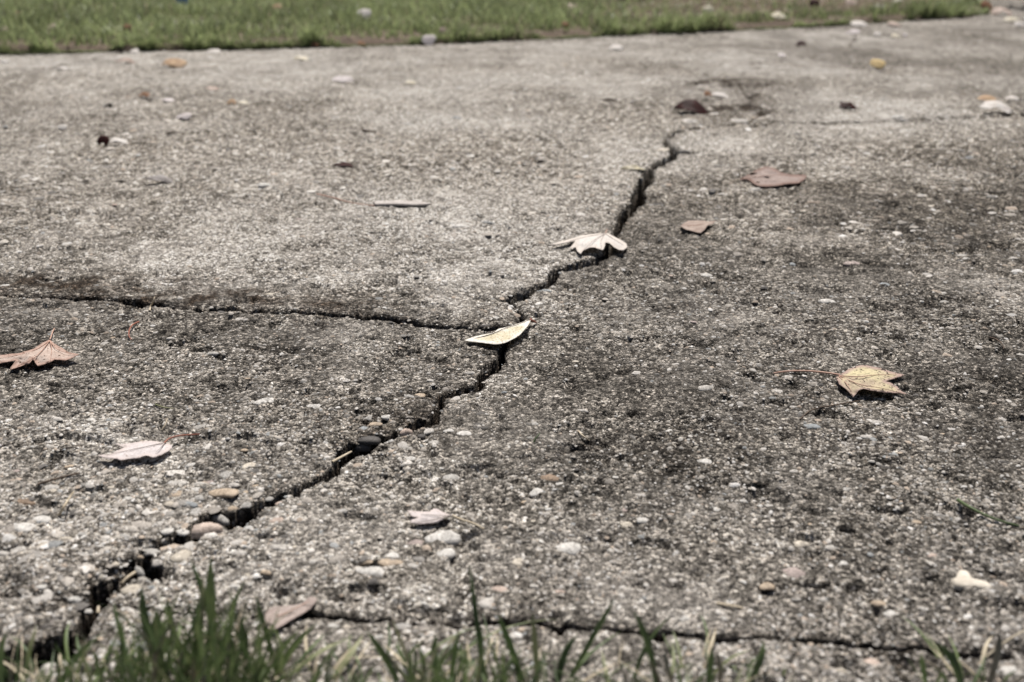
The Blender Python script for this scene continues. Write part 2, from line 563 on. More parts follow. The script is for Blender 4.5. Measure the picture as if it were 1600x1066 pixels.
def worn_map(x, y):
    """where the surface has lost its cement skin and coarser stones stand out"""
    r = np.hypot(x, y)
    wn = np.clip((r - 1.10) / 0.45, 0, 1) * (1 - 0.6 * np.clip((r - 2.6) / 1.0, 0, 1))
    wn = wn * np.clip(0.75 + 0.6 * fbm(x * 2.2, y * 2.2, 140, 3), 0.15, 1.2)
    wn = wn + 0.42 * blob(x, y, 150, 830, 260, 110) + 0.3 * blob(x, y, 640, 860, 150, 60) + 0.4 * blob(x, y, 640, 660, 110, 40)
    return np.clip(wn, 0, 1.1)


def height(x, y):
    r = np.hypot(x, y)
    z = 0.0024 * fbm(x * 3.1, y * 3.1, 0, 3)
    z += 0.0009 * vn(x * 28, y * 28, 3) + 0.0007 * vn(x * 75, y * 75, 4)
    z += 0.0006 * vn(x * 190, y * 190, 5) + 0.00045 * vn(x * 430, y * 430, 6)
    p = vn(x * 55, y * 55, 9) + 0.5 * vn(x * 140, y * 140, 10)
    z -= 0.0036 * np.clip(p - 0.52, 0, 0.6) / 0.4
    p = vn(x * 24, y * 40, 12) + 0.6 * vn(x * 70, y * 90, 13)
    z -= 0.005 * np.clip(p - 0.72, 0, 0.3) / 0.3
    wn = worn_map(x, y)
    z += wn * (0.0025 * vn(x * 62, y * 46, 15) + 0.0018 * vn(x * 118, y * 90, 16))
    pn = 1 + 0.5 * vn(x * 90, y * 90, 18)
    for (pcx, pcy, psx, psy, dm) in PITW:
        q = np.nonzero((np.abs(x - pcx) < 2.2 * psx) & (np.abs(y - pcy) < 2.2 * psy))[0]
        if len(q):
            g_ = np.exp(-(((x[q] - pcx) / psx) ** 2 + ((y[q] - pcy) / psy) ** 2))
            z[q] -= dm * 0.001 * np.clip(1.6 * g_ * pn[q] - 0.3, 0, 1)
    rough = blob(x, y, 320, 770, 120, 60) + 0.8 * blob(x, y, 90, 830, 120, 60) + 0.8 * blob(x, y, 640, 860, 90, 35) + 0.7 * blob(x, y, 600, 665, 70, 30)
    z += rough * (0.0022 * vn(x * 60, y * 60, 21) + 0.0012 * vn(x * 130, y * 130, 22) - 0.0012)
    z += SLAB_DZ[slab_of(x, y)] * np.clip(1 - (r - 1.2) / 1.5, 0, 1)
    deep = np.zeros(x.shape)
    edge = np.full(x.shape, 9.0)
    for k, (P, dep, irr) in enumerate(LINES):
        d, hw = seg_dist(x, y, P)
        j = 0.0034 * irr * vn(x * 62, y * 62, 30) + 0.0022 * irr * vn(x * 170, y * 170, 31) + 0.0007 * irr * vn(x * 420, y * 420, 32)
        e = d - np.maximum(hw + j * np.clip(hw / 0.003, 0.35, 1.3), 0.62 * hw)
        tt = np.clip(-e / (0.0015 + 0.0004 * r), 0, 1)
        deep = np.maximum(deep, tt * dep)
        if k not in (5,):
            edge = np.minimum(edge, e)
    z -= 0.0030 * np.exp(-np.clip(edge, 0, 1) / 0.0045) * (1 + 0.9 * vn(x * 75, y * 75, 33)) * (r < 1.9)
    # the front edge of the paving, crumbled
    fe = (y - front_y) + 0.010 * vn(x * 14, y * 14, 40) + 0.004 * vn(x * 60, y * 60, 41)
    deep = np.maximum(deep, np.clip(-fe / 0.006, 0, 1) * 0.06)
    return z - deep, deep, edge


# ------------------------------------------------------------------ paving
def graded(a0, a1, n):
    return np.linspace(a0, a1, n)


ang = np.concatenate([np.linspace(-80, -36, 60)[:-1], np.linspace(-36, 36, 820), np.linspace(36, 80, 60)[1:]]) * math.pi / 180
vs = np.linspace(1110, 2, 820)
rad = np.array([at(800, v)[1] for v in vs])
rad = np.concatenate([[0.30, 0.34], rad[rad > 0.36], [6.0, 7.0, 8.5, 10.5]])
RR, AA = np.meshgrid(rad, ang, indexing='ij')
X = (RR * np.sin(AA)).ravel()
Y = (RR * np.cos(AA)).ravel()
jit = 0.25
Z, DEEP, EDGE = height(X, Y)
nr, na = len(rad), len(ang)
idx = np.arange(nr * na).reshape(nr, na)
F = np.stack([idx[:-1, :-1], idx[:-1, 1:], idx[1:, 1:], idx[1:, :-1]], -1).reshape(-1, 4)[:, ::-1]
cx, cy = X[F].mean(1), Y[F].mean(1)
fdeep = DEEP[F].min(1)
keep = (fdeep < 0.054) & ~pip(cx, cy, LAWN_POLY)
sl = slab_of(cx, cy)


def dirt_map(x, y):
    d = 0.30 + 0.06 * fbm(x * 2.3, y * 2.3, 50, 4) + 0.10 * fbm(x * 14, y * 14, 54, 3)
    st = fbm(x * 6.5, y * 4.5, 56, 4)
    d += 0.10 * np.clip((st - 0.15) / 0.25, 0, 1) - 0.12 * np.clip((-st - 0.2) / 0.2, 0, 1)
    sm = lambda a: 1 / (1 + np.exp(-a))
    wob = 0.05 * fbm(x * 3.3, y * 3.3, 150, 4)
    yy = y + wob
    left = pip(x, y, LEFT_POLY)
    mott = 0.85 + 0.35 * fbm(x * 16, y * 12, 152, 3)
    right_band = sm((yy - 0.60) / 0.05) * sm((1.42 - yy) / 0.14) * sm((x + 0.10 - 0.12 * yy) / 0.05)
    left_band = sm((yy - 0.70) / 0.03) * sm((1.00 - yy) / 0.03)
    d += np.where(left, 0.64 * left_band, 0.70 * right_band) * mott
    d += 0.20 * sm((x - 0.15) / 0.06) * sm((0.70 - yy) / 0.06) * mott + 0.16 * sm((x - 0.05 - 0.3 * y) / 0.15) * sm((yy - 1.3) / 0.2) * mott
    d -= 0.22 * blob(x, y, 600, 130, 900, 60) + 0.22 * blob(x, y, 800, 250, 700, 90) + 0.12 * blob(x, y, 150, 860, 300, 110) + 0.22 * blob(x, y, 1300, 215, 300, 22)
    d += 0.20 * blob(x, y, 80, 1000, 200, 30)
    d += 0.20 * sm((0.66 - y) / 0.05) * (0.45 + 0.55 * sm((x + 0.06) / 0.05))
    d += 0.16 * blob(x, y, 1370, 720, 150, 60) - 0.20 * blob(x, y, 1080, 670, 200, 90)
    return np.where(d > 0.55, 0.55 + (d - 0.55) * 0.65, d)


def brown_map(x, y, edge):
    b = 0.95 * blob(x, y, 90, 447, 230, 17) + 0.9 * blob(x, y, 330, 467, 190, 13) + 0.6 * blob(x, y, 540, 480, 130, 10)
    far_n = np.clip(0.9 + 0.9 * fbm(x * 9, y * 7, 64, 3), 0, 1.4)
    b += (1.3 * blob(x, y, 1140, 131, 72, 9) + 1.5 * blob(x, y, 1150, 172, 90, 8) + 0.9 * blob(x, y, 1172, 152, 30, 10)) * far_n + 0.5 * blob(x, y, 1190, 100, 60, 6) + 0.3 * blob(x, y, 150, 180, 70, 20) + 0.35 * blob(x, y, 1340, 78, 60, 9)
    b += 0.7 * blob(x, y, 600, 668, 60, 18) + 0.5 * blob(x, y, 660, 630, 40, 14)
    b *= np.clip(0.70 + 0.7 * fbm(x * 45, y * 45, 60, 2) + 0.5 * vn(x * 210, y * 210, 63), 0, 1.3)
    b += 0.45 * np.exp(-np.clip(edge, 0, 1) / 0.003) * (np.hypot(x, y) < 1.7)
    return np.clip(b, 0, 0.95)


DIRT_SHADE = np.clip(dirt_map(X, Y), 0, 1)
WORN = worn_map(X, Y)
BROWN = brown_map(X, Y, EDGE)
# soil stain plus painted shade, darkening crack and joint walls with depth
WALL_SHADE = np.clip(DEEP / 0.005, 0, 1)
BROWN = np.maximum(BROWN, WALL_SHADE)
DIRT_SHADE = np.maximum(DIRT_SHADE, WALL_SHADE)
SLABS = []
for s in range(6):
    fs = F[keep & (sl == s)]
    used, inv = np.unique(fs, return_inverse=True)
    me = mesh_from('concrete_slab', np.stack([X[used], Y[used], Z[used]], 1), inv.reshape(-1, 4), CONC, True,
                   {'dirt_shade': DIRT_SHADE[used], 'brown': BROWN[used], 'worn': WORN[used]})
    o = link('concrete_slab', me)
    o['kind'] = 'structure'
    SLABS.append(o)

# bed of soil under the slabs, showing in the crack and at the front verge
gx, gy = np.meshgrid(np.linspace(-2.2, 2.2, 240), np.linspace(-1.0, 2.4, 240), indexing='ij')
sx_, sy_ = gx.ravel(), gy.ravel()
sz_ = -0.048 + 0.005 * fbm(sx_ * 22, sy_ * 22, 70, 4)
sz_ = np.where(sy_ < front_y + 0.01, -0.012 + 0.008 * fbm(sx_ * 16, sy_ * 16, 72, 4), sz_)
gi = np.arange(240 * 240).reshape(240, 240)
gf = np.stack([gi[:-1, :-1], gi[1:, :-1], gi[1:, 1:], gi[:-1, 1:]], -1).reshape(-1, 4)
o = link('soil', mesh_from('soil', np.stack([sx_, sy_, sz_], 1), gf, SOIL))
o['kind'] = 'structure'

# ------------------------------------------------------------------ ground, lawn soil and road beyond
def sheet(name, pts, z, mat):
    me = bpy.data.meshes.new(name)
    me.from_pydata([(p[0], p[1], z) for p in pts], [], [tuple(range(len(pts)))])
    me.materials.append(mat)
    o = link(name, me)
    o['kind'] = 'structure'
    return o


GROUND = noise_material('far ground', (0.05, 0.07, 0.03), (0.10, 0.12, 0.06), 3.0)
sheet('ground', [(-400, -400), (400, -400), (400, 400), (-400, 400)], -0.075, GROUND)

# far edge of the lawn in the top left corner of the photo
RE0, RE1 = at(-200, 17)[:2], at(70, -1)[:2]
rdir = (RE1 - RE0) / np.linalg.norm(RE1 - RE0)
sheet('road', [tuple(RE0 - rdir * 60), tuple(RE0 + rdir * 90), tuple(RE0 + rdir * 90 + np.array([-8, 30])), tuple(RE0 - rdir * 60 + np.array([-8, 30]))], 0.004, ASPH)


def lawn_inside(x, y):
    ins = pip(x, y, LAWN_POLY)
    side = rdir[0] * (y - RE0[1]) - rdir[1] * (x - RE0[0])
    return ins & (side < 0)


def edge_dist(x, y):
    d = np.full(x.shape, 9.0)
    for i in range(len(FE) - 1):
        (ax, ay), (bx, by) = FE[i], FE[i + 1]
        dx, dy = bx - ax, by - ay
        t = np.clip(((x - ax) * dx + (y - ay) * dy) / (dx * dx + dy * dy), 0, 1)
        d = np.minimum(d, np.hypot(x - ax - t * dx, y - ay - t * dy))
    return d


lx, ly = np.meshgrid(np.linspace(-7, 4, 330), np.linspace(2.6, 8.2, 200), indexing='ij')
lx, ly = lx.ravel(), ly.ravel()
lz = np.where(lawn_inside(lx, ly), 0.020 + 0.008 * fbm(lx * 9, ly * 9, 80, 4), -0.012)
li = np.arange(330 * 200).reshape(330, 200)
lf = np.stack([li[:-1, :-1], li[1:, :-1], li[1:, 1:], li[:-1, 1:]], -1).reshape(-1, 4)
lf = lf[lz[lf].max(1) > -0.005]
o = link('lawn_soil', mesh_from('lawn_soil', np.stack([lx, ly, lz], 1), lf, noise_material('lawn soil', (0.045, 0.033, 0.024), (0.15, 0.11, 0.08), 60.0)))
o['kind'] = 'structure'


def lawn_blades(n):
    x = rng.uniform(-4.6, 3.2, n * 3)
    y = rng.uniform(2.8, 7.6, n * 3)
    ok = lawn_inside(x, y) & (np.abs(x) < 0.62 * y + 0.3)
    # denser where it shows
    pr = np.clip(1.25 - 0.2 * (y - 3.4), 0.25, 1)
    ok &= rng.random(n * 3) < pr
    x, y = x[ok][:n], y[ok][:n]
    fe_ = np.array(FE)
    ti = rng.choice(len(FE) - 1, 9000, p=np.array([2, 2, 1.5, 1.5, 1.5, 1, .5]) / 10)
    tt_ = rng.random((9000, 1))
    ep = fe_[ti] * (1 - tt_) + fe_[ti + 1] * tt_
    ep[:, 1] += rng.uniform(-0.012, 0.03, 9000) + 0.015 * fbm(ep[:, 0] * 6, ep[:, 1] * 6, 98, 3)
    x, y = np.concatenate([x, ep[:, 0]]), np.concatenate([y, ep[:, 1]])
    n = len(x)
    e = edge_dist(x, y)
    u = 800 + FPX * x / (y * CP + CAM_H * SP)
    dry = np.clip((u - 880) / 220, 0, 1) * np.clip((e - 0.10) / 0.25, 0.05, 1) * np.clip(0.85 + 0.7 * fbm(x * 4, y * 4, 90, 3), 0, 1)
    thick = 1 + 0.5 * fbm(x * 5, y * 5, 93, 3)
    hgt = rng.uniform(0.028, 0.062, n) * np.clip(thick, 0.5, 1.5) * (1 - 0.45 * dry)
    tuft = (np.exp(-((u - 1090) / 55) ** 2) + np.exp(-((u - 1300) / 60) ** 2) + np.exp(-((u - 1190) / 22) ** 2)) * np.exp(-(e / 0.14) ** 2)
    hgt *= 1 + 0.6 * np.clip(tuft, 0, 1)
    lean = rng.uniform(0, 2 * math.pi, n)
    edge_b = e < 0.035
    lean = np.where(edge_b, rng.normal(-math.pi / 2, 1.3, n), lean)
    amt = rng.uniform(0.2, 0.9, n) * hgt * (1 + 0.6 * dry)
    amt = np.where(edge_b, rng.uniform(0.2, 1.4, n) * hgt, amt)
    hgt = np.where(edge_b, hgt * rng.uniform(0.35, 1.15, n) * np.clip(0.80 + 1.3 * fbm(x * 7, y * 7, 99, 3), 0.15, 1.7), hgt)
    wd = rng.uniform(0.0016, 0.0034, n)
    yaw = rng.uniform(0, math.pi, n)
    bx, by = np.cos(yaw) * wd, np.sin(yaw) * wd
    lxv, lyv = np.cos(lean) * amt, np.sin(lean) * amt
    z0 = np.where(e < 0.03, 0.001, 0.014)
    V = np.zeros((n, 5, 3))
    V[:, 0] = np.stack([x - bx, y - by, z0], 1)
    V[:, 1] = np.stack([x + bx, y + by, z0], 1)
    V[:, 2] = np.stack([x - bx * .8 + lxv * .35, y - by * .8 + lyv * .35, z0 + hgt * .62], 1)
    V[:, 3] = np.stack([x + bx * .8 + lxv * .35, y + by * .8 + lyv * .35, z0 + hgt * .62], 1)
    V[:, 4] = np.stack([x + lxv, y + lyv, z0 + hgt], 1)
    base = (np.arange(n) * 5)[:, None, None]
    T = np.array([[0, 1, 3], [0, 3, 2], [2, 3, 4]])[None] + base
    g = np.array([0.215, 0.262, 0.122])[None] * rng.uniform(0.45, 1.45, (n, 1)) + np.array([0.06, 0.05, 0.025])[None] * rng.random((n, 1))
    bl = np.clip(0.5 + 0.5 * fbm(x * 2, y * 2, 96, 3), 0, 1)[:, None]
    g = g * (0.8 + 0.4 * bl)
    s = np.array([0.36, 0.29, 0.22])[None] * rng.uniform(0.5, 1.2, (n, 1))
    pick = (rng.random(n) < np.clip(dry * 0.9 + 0.03, 0, 1))[:, None]
    c = np.where(pick, s, g)
    c = np.repeat(c[:, None, :], 5, 1).reshape(-1, 3)
    o = link('lawn_grass', mesh_from('lawn_grass', V.reshape(-1, 3), T.reshape(-1, 3), LAWNMAT, False, {'tone': c}))
    o['kind'] = 'stuff'
    o['label'] = 'strip of mown green lawn beyond the concrete, drying to straw at right'


lawn_blades(62000)

# ------------------------------------------------------------------ aggregate: small grains cast into the slabs
def grains():
    n = 105000
    v = rng.uniform(20, 1095, n)
    a = rng.uniform(-37, 37, n) * math.pi / 180
    dv = (533 - v) / FPX
    r = CAM_H * (CP + dv * SP) / (SP - dv * CP)
    x, y = r * np.sin(a), r * np.cos(a)
    ok = ~pip(x, y, LAWN_POLY) & (y > front_y)
    # patches with more or less exposed aggregate
    pr = 0.60 + 0.60 * fbm(x * 6, y * 6, 100, 3) + 0.3 * blob(x, y, 320, 770, 160, 80) + 0.3 * blob(x, y, 90, 850, 160, 80)
    ok &= rng.random(n) < pr
    x, y, r = x[ok], y[ok], r[ok]
    z, deep, edge = height(x, y)
    ok = (deep < 0.0005)
    x, y, r, z = x[ok], y[ok], r[ok], z[ok]
    n = len(x)
    size = (0.00048 + 0.00040 * rng.gamma(1.2, 0.9, n)) * np.clip(0.65 + 0.50 * r, 0.95, 2.6)
    size = np.minimum(size, 0.0036)
    big = rng.random(n) < 0.07 * worn_map(x, y)
    size = np.where(big, rng.uniform(0.0025, 0.0068, n) * np.clip(0.55 + 0.35 * r, 0.6, 1.1), size)
    el = rng.uniform(1.0, 1.7, n)
    yaw = rng.uniform(0, math.pi, n)
    hh = size * rng.uniform(0.20, 0.60, n) * np.where(big, 0.55, 1.0)
    k = 6
    th = np.linspace(0, 2 * math.pi, k, endpoint=False)
    V = np.zeros((n, 2 * k + 1, 3))
    w1 = rng.uniform(0.6, 1.3, (n, k))
    for ring, (rr, zz) in enumerate(((1.0, -0.25), (0.72, 0.68))):
        px = np.cos(th)[None] * rr * w1 * (size * el)[:, None]
        py = np.sin(th)[None] * rr * w1 * size[:, None]
        c_, s_ = np.cos(yaw)[:, None], np.sin(yaw)[:, None]
        V[:, ring * k:(ring + 1) * k, 0] = x[:, None] + px * c_ - py * s_
        V[:, ring * k:(ring + 1) * k, 1] = y[:, None] + px * s_ + py * c_
        V[:, ring * k:(ring + 1) * k, 2] = z[:, None] + zz * hh[:, None] * rng.uniform(0.7, 1.3, (n, k) if ring else (n, 1))
    V[:, 2 * k, 0], V[:, 2 * k, 1], V[:, 2 * k, 2] = x, y, z + hh
    T = []
    for i in range(k):
        j = (i + 1) % k
        T += [[i, j, k + j], [i, k + j, k + i], [k + i, k + j, 2 * k]]
    T = np.array(T)
    pal = np.array([(0.52, 0.49, 0.45), (0.42, 0.385, 0.34), (0.33, 0.30, 0.265), (0.24, 0.225, 0.205), (0.40, 0.33, 0.265), (0.13, 0.12, 0.11), (0.62, 0.60, 0.57), (0.28, 0.285, 0.28)])
    pi = rng.choice(8, n, p=[.20, .20, .18, .14, .08, .07, .09, .04])
    tone = pal[pi] * rng.uniform(0.65, 1.08, (n, 1))
    d = np.clip(dirt_map(x, y), 0, 1)[:, None]
    tone = tone * (1.15 - 0.50 * d)
    bw_ = brown_map(x, y, np.full(x.shape, 9.0))[:, None]
    tone = tone * (1 - bw_) + np.array([[0.07, 0.05, 0.034]]) * bw_
    s = slab_of(x, y)
    for q in range(6):
        m = s == q
        nn = m.sum()
        if not nn:
            continue
        vv = V[m].reshape(-1, 3)
        ff = (T[None] + (np.arange(nn) * (2 * k + 1))[:, None, None]).reshape(-1, 3)
        tt = np.repeat(tone[m][:, None, :], 2 * k + 1, 1).reshape(-1, 3)
        o = link('aggregate', mesh_from('aggregate', vv, ff, GRAIN, True, {'tone': tt}), SLABS[q])
        o['kind'] = 'stuff'


grains()

# ------------------------------------------------------------------ pebbles set in the slabs, each a part of its slab
PEB = {}


def pebble_mesh(shape, colour):
    key = (shape, colour)
    if key in PEB:
        return PEB[key]
    r_ = np.random.default_rng(100 + shape)
    k, rings = 10, ((1.0, -0.5), (1.0, 0.05), (0.86, 0.5), (0.5, 0.86))
    V, T = [], []
    wob = 1 + 0.10 * r_.standard_normal(k) + 0.10 * np.cos(np.linspace(0, 4 * math.pi, k, endpoint=False) + r_.random() * 6)
    for (rr, zz) in rings:
        for i in range(k):
            a = 2 * math.pi * i / k
            w_ = wob[i] * (1 + 0.05 * r_.standard_normal())
            V.append((0.5 * rr * w_ * math.cos(a), 0.5 * rr * w_ * math.sin(a), 0.5 * zz * (1 + 0.12 * r_.standard_normal())))
    V.append((0.03, 0.02, 0.5))
    n_ = len(rings)
    for q in range(n_ - 1):
        for i in range(k):
            j = (i + 1) % k
            T += [[q * k + i, q * k + j, (q + 1) * k + j], [q * k + i, (q + 1) * k + j, (q + 1) * k + i]]
    for i in range(k):
        T.append([(n_ - 1) * k + i, (n_ - 1) * k + (i + 1) % k, n_ * k])
    me = mesh_from('pebble', np.array(V), np.array(T), STONE[colour])
    PEB[key] = me
    return me


def hz(x, y):
    z, d, e = height(np.array([x]), np.array([y]))
    return float(z[0]), float(d[0])


def put_pebble(u, v, wpx, colour, asp=None, tall=None, yaw=None, parent=None, z=None, tilt=0.0):
    p = at(u, v)
    wd = wpx / scale_at(v)
    asp = random.uniform(0.55, 0.85) if asp is None else asp
    tall = random.uniform(0.26, 0.42) if tall is None else tall
    if z is None:
        zz, dd = hz(p[0], p[1])
        z = zz - 0.20 * wd * tall if dd < 0.004 else -0.004
    o = bpy.data.objects.new('pebble', pebble_mesh(random.randrange(7), colour))
    COL.objects.link(o)
    o.location = (p[0], p[1], z)
    o.scale = (wd, wd * asp, wd * tall)
    o.rotation_euler = (tilt + random.uniform(-.12, .12), random.uniform(-.15, .15), random.uniform(-.35, .35) if yaw is None else yaw)
    if parent is None:
        parent = SLABS[int(slab_of(np.array([p[0]]), np.array([p[1]]))[0])]
    if parent is not False:
        o.parent = parent
    return o


PEBBLES = [
    (40, 830, 38, 'white'), (68, 816, 32, 'white'), (104, 847, 20, 'cream'), (133, 843, 17, 'grey'), (206, 804, 21, 'blue'), (72, 854, 24, 'cream'),
    (8, 789, 20, 'white'), (38, 789, 32, 'brown'), (193, 844, 21, 'grey'), (283, 831, 26, 'white'), (262, 835, 22, 'white'), (232, 855, 26, 'grey'),
    (245, 873, 22, 'pale'), (204, 920, 34, 'cream'), (196, 942, 28, 'pale'), (180, 968, 18, 'white'), (221, 972, 13, 'white'), (116, 934, 22, 'white'),
    (66, 923, 20, 'white'), (136, 946, 15, 'white'), (130, 867, 28, 'grey'), (30, 868, 24, 'pale'), (8, 862, 26, 'pale'), (96, 815, 14, 'grey'),
    (350, 779, 44, 'tan'), (297, 794, 23, 'blue'), (311, 785, 21, 'grey'), (268, 792, 23, 'cream'), (302, 803, 25, 'grey'), (352, 746, 25, 'grey'),
    (364, 757, 21, 'pale'), (312, 762, 21, 'pale'), (305, 772, 17, 'white'), (277, 780, 27, 'tan'), (278, 764, 27, 'pale'), (303, 735, 20, 'white'),
    (388, 731, 28, 'cream'), (363, 795, 20, 'tan'), (385, 792, 20, 'grey'), (298, 857, 22, 'pale'), (282, 870, 34, 'cream'), (432, 813, 25, 'pink'),
    (372, 866, 28, 'pale'), (435, 857, 25, 'pale'), (400, 740, 16, 'dark'), (330, 757, 22, 'mauve'), (418, 776, 18, 'grey'), (250, 822, 17, 'pale'),
    (580, 649, 28, 'grey'), (608, 653, 22, 'white'), (587, 668, 20, 'tan'), (570, 671, 19, 'blue'), (702, 675, 17, 'white'), (724, 677, 30, 'white'),
    (657, 679, 17, 'dark'), (640, 718, 21, 'white'), (707, 740, 29, 'grey'), (653, 619, 24, 'tan'), (745, 661, 14, 'dark'), (788, 611, 10, 'blue'),
    (735, 583, 17, 'pale'), (625, 664, 11, 'white'), (712, 619, 18, 'pale'), (668, 672, 22, 'pale'), (640, 625, 20, 'grey'), (678, 693, 16, 'pale'),
    (805, 741, 38, 'pale'), (860, 745, 32, 'brown'), (873, 754, 18, 'white'), (839, 767, 22, 'white'), (963, 745, 13, 'white'), (695, 835, 54, 'white'),
    (646, 846, 32, 'mauve'), (612, 862, 25, 'white'), (697, 861, 33, 'white'), (611, 876, 36, 'tan'), (640, 878, 26, 'pale'), (583, 890, 54, 'white'),
    (570, 873, 22, 'tan'), (888, 857, 46, 'white'), (809, 878, 24, 'cream'), (784, 924, 30, 'pink'), (760, 944, 30, 'pale'), (1004, 816, 19, 'white'),
    (978, 822, 22, 'cream'), (540, 835, 15, 'pale'), (591, 992, 19, 'white'), (628, 972, 25, 'grey'), (522, 974, 24, 'white'), (540, 976, 16, 'cream'),
    (660, 955, 15, 'pale'), (690, 936, 12, 'white'), (1102, 722, 25, 'white'), (1119, 796, 19, 'white'), (1250, 850, 29, 'cream'), (1298, 857, 19, 'pale'),
    (1342, 858, 13, 'pale'), (1317, 880, 16, 'white'), (1390, 787, 12, 'white'), (1131, 966, 12, 'white'), (1287, 937, 15, 'pale'), (1393, 957, 24, 'white'),
    (1375, 942, 24, 'tan'), (1457, 865, 15, 'pink'), (1315, 1043, 26, 'cream'), (1575, 1047, 26, 'white'), (1362, 1033, 30, 'pink'), (1195, 911, 30, 'tan'),
    (1240, 898, 40, 'mauve'), (1048, 669, 17, 'white'), (1292, 472, 23, 'white'), (1265, 663, 30, 'blue'), (1380, 443, 23, 'blue'), (1331, 412, 24, 'mauve'),
    (1240, 410, 19, 'blue'), (1103, 429, 22, 'white'), (1511, 510, 17, 'dark'), (1518, 498, 10, 'white'), (1508, 406, 12, 'white'), (1103, 607, 26, 'pale'),
    (1230, 590, 18, 'white'), (1370, 657, 22, 'pale'), (1215, 612, 18, 'pale'), (1357, 680, 22, 'pale'), (1439, 473, 9, 'white'), (1250, 543, 13, 'white'),
    (413, 632, 34, 'white'), (393, 627, 13, 'grey'), (493, 640, 28, 'white'), (175, 622, 15, 'white'), (142, 663, 17, 'white'), (185, 664, 15, 'pale'),
    (376, 500, 27, 'pale'), (425, 464, 17, 'cream'), (155, 429, 18, 'white'), (205, 416, 13, 'white'), (84, 441, 13, 'white'), (8, 452, 17, 'white'),
    (722, 356, 26, 'white'), (62, 388, 14, 'pale'), (331, 559, 20, 'grey'), (283, 430, 12, 'white'), (614, 456, 12, 'white'), (776, 498, 10, 'white'),
    (835, 661, 14, 'grey'), (910, 641, 16, 'pale'), (1000, 773, 15, 'pale'), (1200, 790, 16, 'pale'), (1160, 783, 14, 'white'), (1240, 733, 15, 'pale'),
    (415, 292, 22, 'white'), (852, 452, 18, 'blue'), (1150, 191, 40, 'pale'), (1098, 205, 38, 'pale'), (1075, 192, 30, 'pale'), (1240, 208, 26, 'pale'),
    (1400, 185, 22, 'white'), (1412, 187, 14, 'white'), (1120, 177, 30, 'pale'), (1035, 236, 22, 'cream'), (990, 238, 26, 'pale'), (1320, 258, 20, 'pale'),
    (930, 320, 18, 'pale'), (1130, 305, 16, 'pale'), (1180, 298, 22, 'pale'), (720, 139, 14, 'white'), (730, 140, 10, 'white'), (240, 141, 10, 'white'),
    (262, 140, 10, 'white'), (682, 193, 13, 'white'), (638, 195, 11, 'white'), (715, 185, 14, 'blue'), (525, 183, 16, 'pale'), (80, 240, 12, 'white'),
]
taken = [(625, 318, 110), (655, 318, 110), (595, 318, 110), (910, 380, 130), (960, 380, 60), (60, 555, 140), (780, 520, 120), (1360, 595, 150), (215, 703, 130), (680, 806, 90), (1210, 280, 110), (1090, 356, 70), (1515, 905, 70)]
for (u, v, wp, c) in PEBBLES:
    kw = {}
    if (u, v) in ((583, 890), (413, 632), (805, 741), (376, 500), (350, 779)):
        kw = dict(asp=0.62, tall=0.26)
    if (u, v) == (583, 890):
        kw['asp'] = 0.45
    put_pebble(u, v, wp, c, **kw)
    taken.append((u, v, wp))
CH = ['pale'] * 6 + ['white'] * 3 + ['grey'] * 4 + ['tan'] * 3 + ['cream'] * 2 + ['blue', 'mauve', 'pink', 'dark']
left_n = 290 - len(PEBBLES)
while left_n > 0:
    u, v = random.uniform(0, 1600), random.uniform(300, 1045)
    if random.random() < 0.5:
        u, v = random.gauss(200, 170), random.gauss(830, 75)
        if not (0 < u < 1600 and 640 < v < 1010):
            continue
    wp = random.uniform(9, 16) * (0.7 + 0.45 * (v - 300) / 700)
    if any(abs(u - a) < (wp + b_) * .55 and abs(v - b2) < (wp + b_) * .3 for a, b2, b_ in taken):
        continue
    p = at(u, v)
    if hz(p[0], p[1])[1] > 0:
        continue
    put_pebble(u, v, wp, random.choice(CH))
    taken.append((u, v, wp))
    left_n -= 1

# ------------------------------------------------------------------ loose things: helpers
def tube(name, pts, r0, r1, mat, parent=None, k=6, frame=None):
    pts = [np.array(p, float) for p in pts]
    # resample smoothly (Catmull-Rom)
    q = []
    P_ = [pts[0]] + pts + [pts[-1]]
    for i in range(1, len(P_) - 2):
        for t in np.linspace(0, 1, 5, endpoint=False):
            a, b, c, d = P_[i - 1], P_[i], P_[i + 1], P_[i + 2]
            q.append(0.5 * ((2 * b) + (-a + c) * t + (2 * a - 5 * b + 4 * c - d) * t * t + (-a + 3 * b - 3 * c + d) * t ** 3))
    q.append(pts[-1])
    V, T = [], []
    n = len(q)
    for i, p in enumerate(q):
        d = q[min(i + 1, n - 1)] - q[max(i - 1, 0)]
        d /= (np.linalg.norm(d) + 1e-9)
        s1 = np.cross(d, (0, 0, 1))
        s1 /= (np.linalg.norm(s1) + 1e-9)
        s2 = np.cross(s1, d)
        r = r0 + (r1 - r0) * i / (n - 1)
        for j in range(k):
            a = 2 * math.pi * j / k
            V.append(p + r * (math.cos(a) * s1 + math.sin(a) * s2))
    for i in range(n - 1):
        for j in range(k):
            T.append([i * k + j, i * k + (j + 1) % k, (i + 1) * k + (j + 1) % k, (i + 1) * k + j])
    c0 = np.mean(V, 0) if parent is None else None
    V = np.array(V)
    if parent is None:
        org = np.array([*q[0][:2], V[:, 2].min()])
        o = link(name, mesh_from(name, V - org, T, mat), None, org)
    else:
        o = link(name, mesh_from(name, V - np.array((frame or parent).location), T, mat), parent)
    return o


def ground_z(u, v):
    p = at(u, v)
    z, d = hz(p[0], p[1])
    return z + d


def idw(px, py, ctrl):
    c = np.array(ctrl, float)
    d2 = (px[:, None] - c[None, :, 0]) ** 2 + 4 * (py[:, None] - c[None, :, 1]) ** 2 + 0.5
    w_ = d2 ** -1.6
    return (w_ * c[None, :, 2]).sum(1) / w_.sum(1)


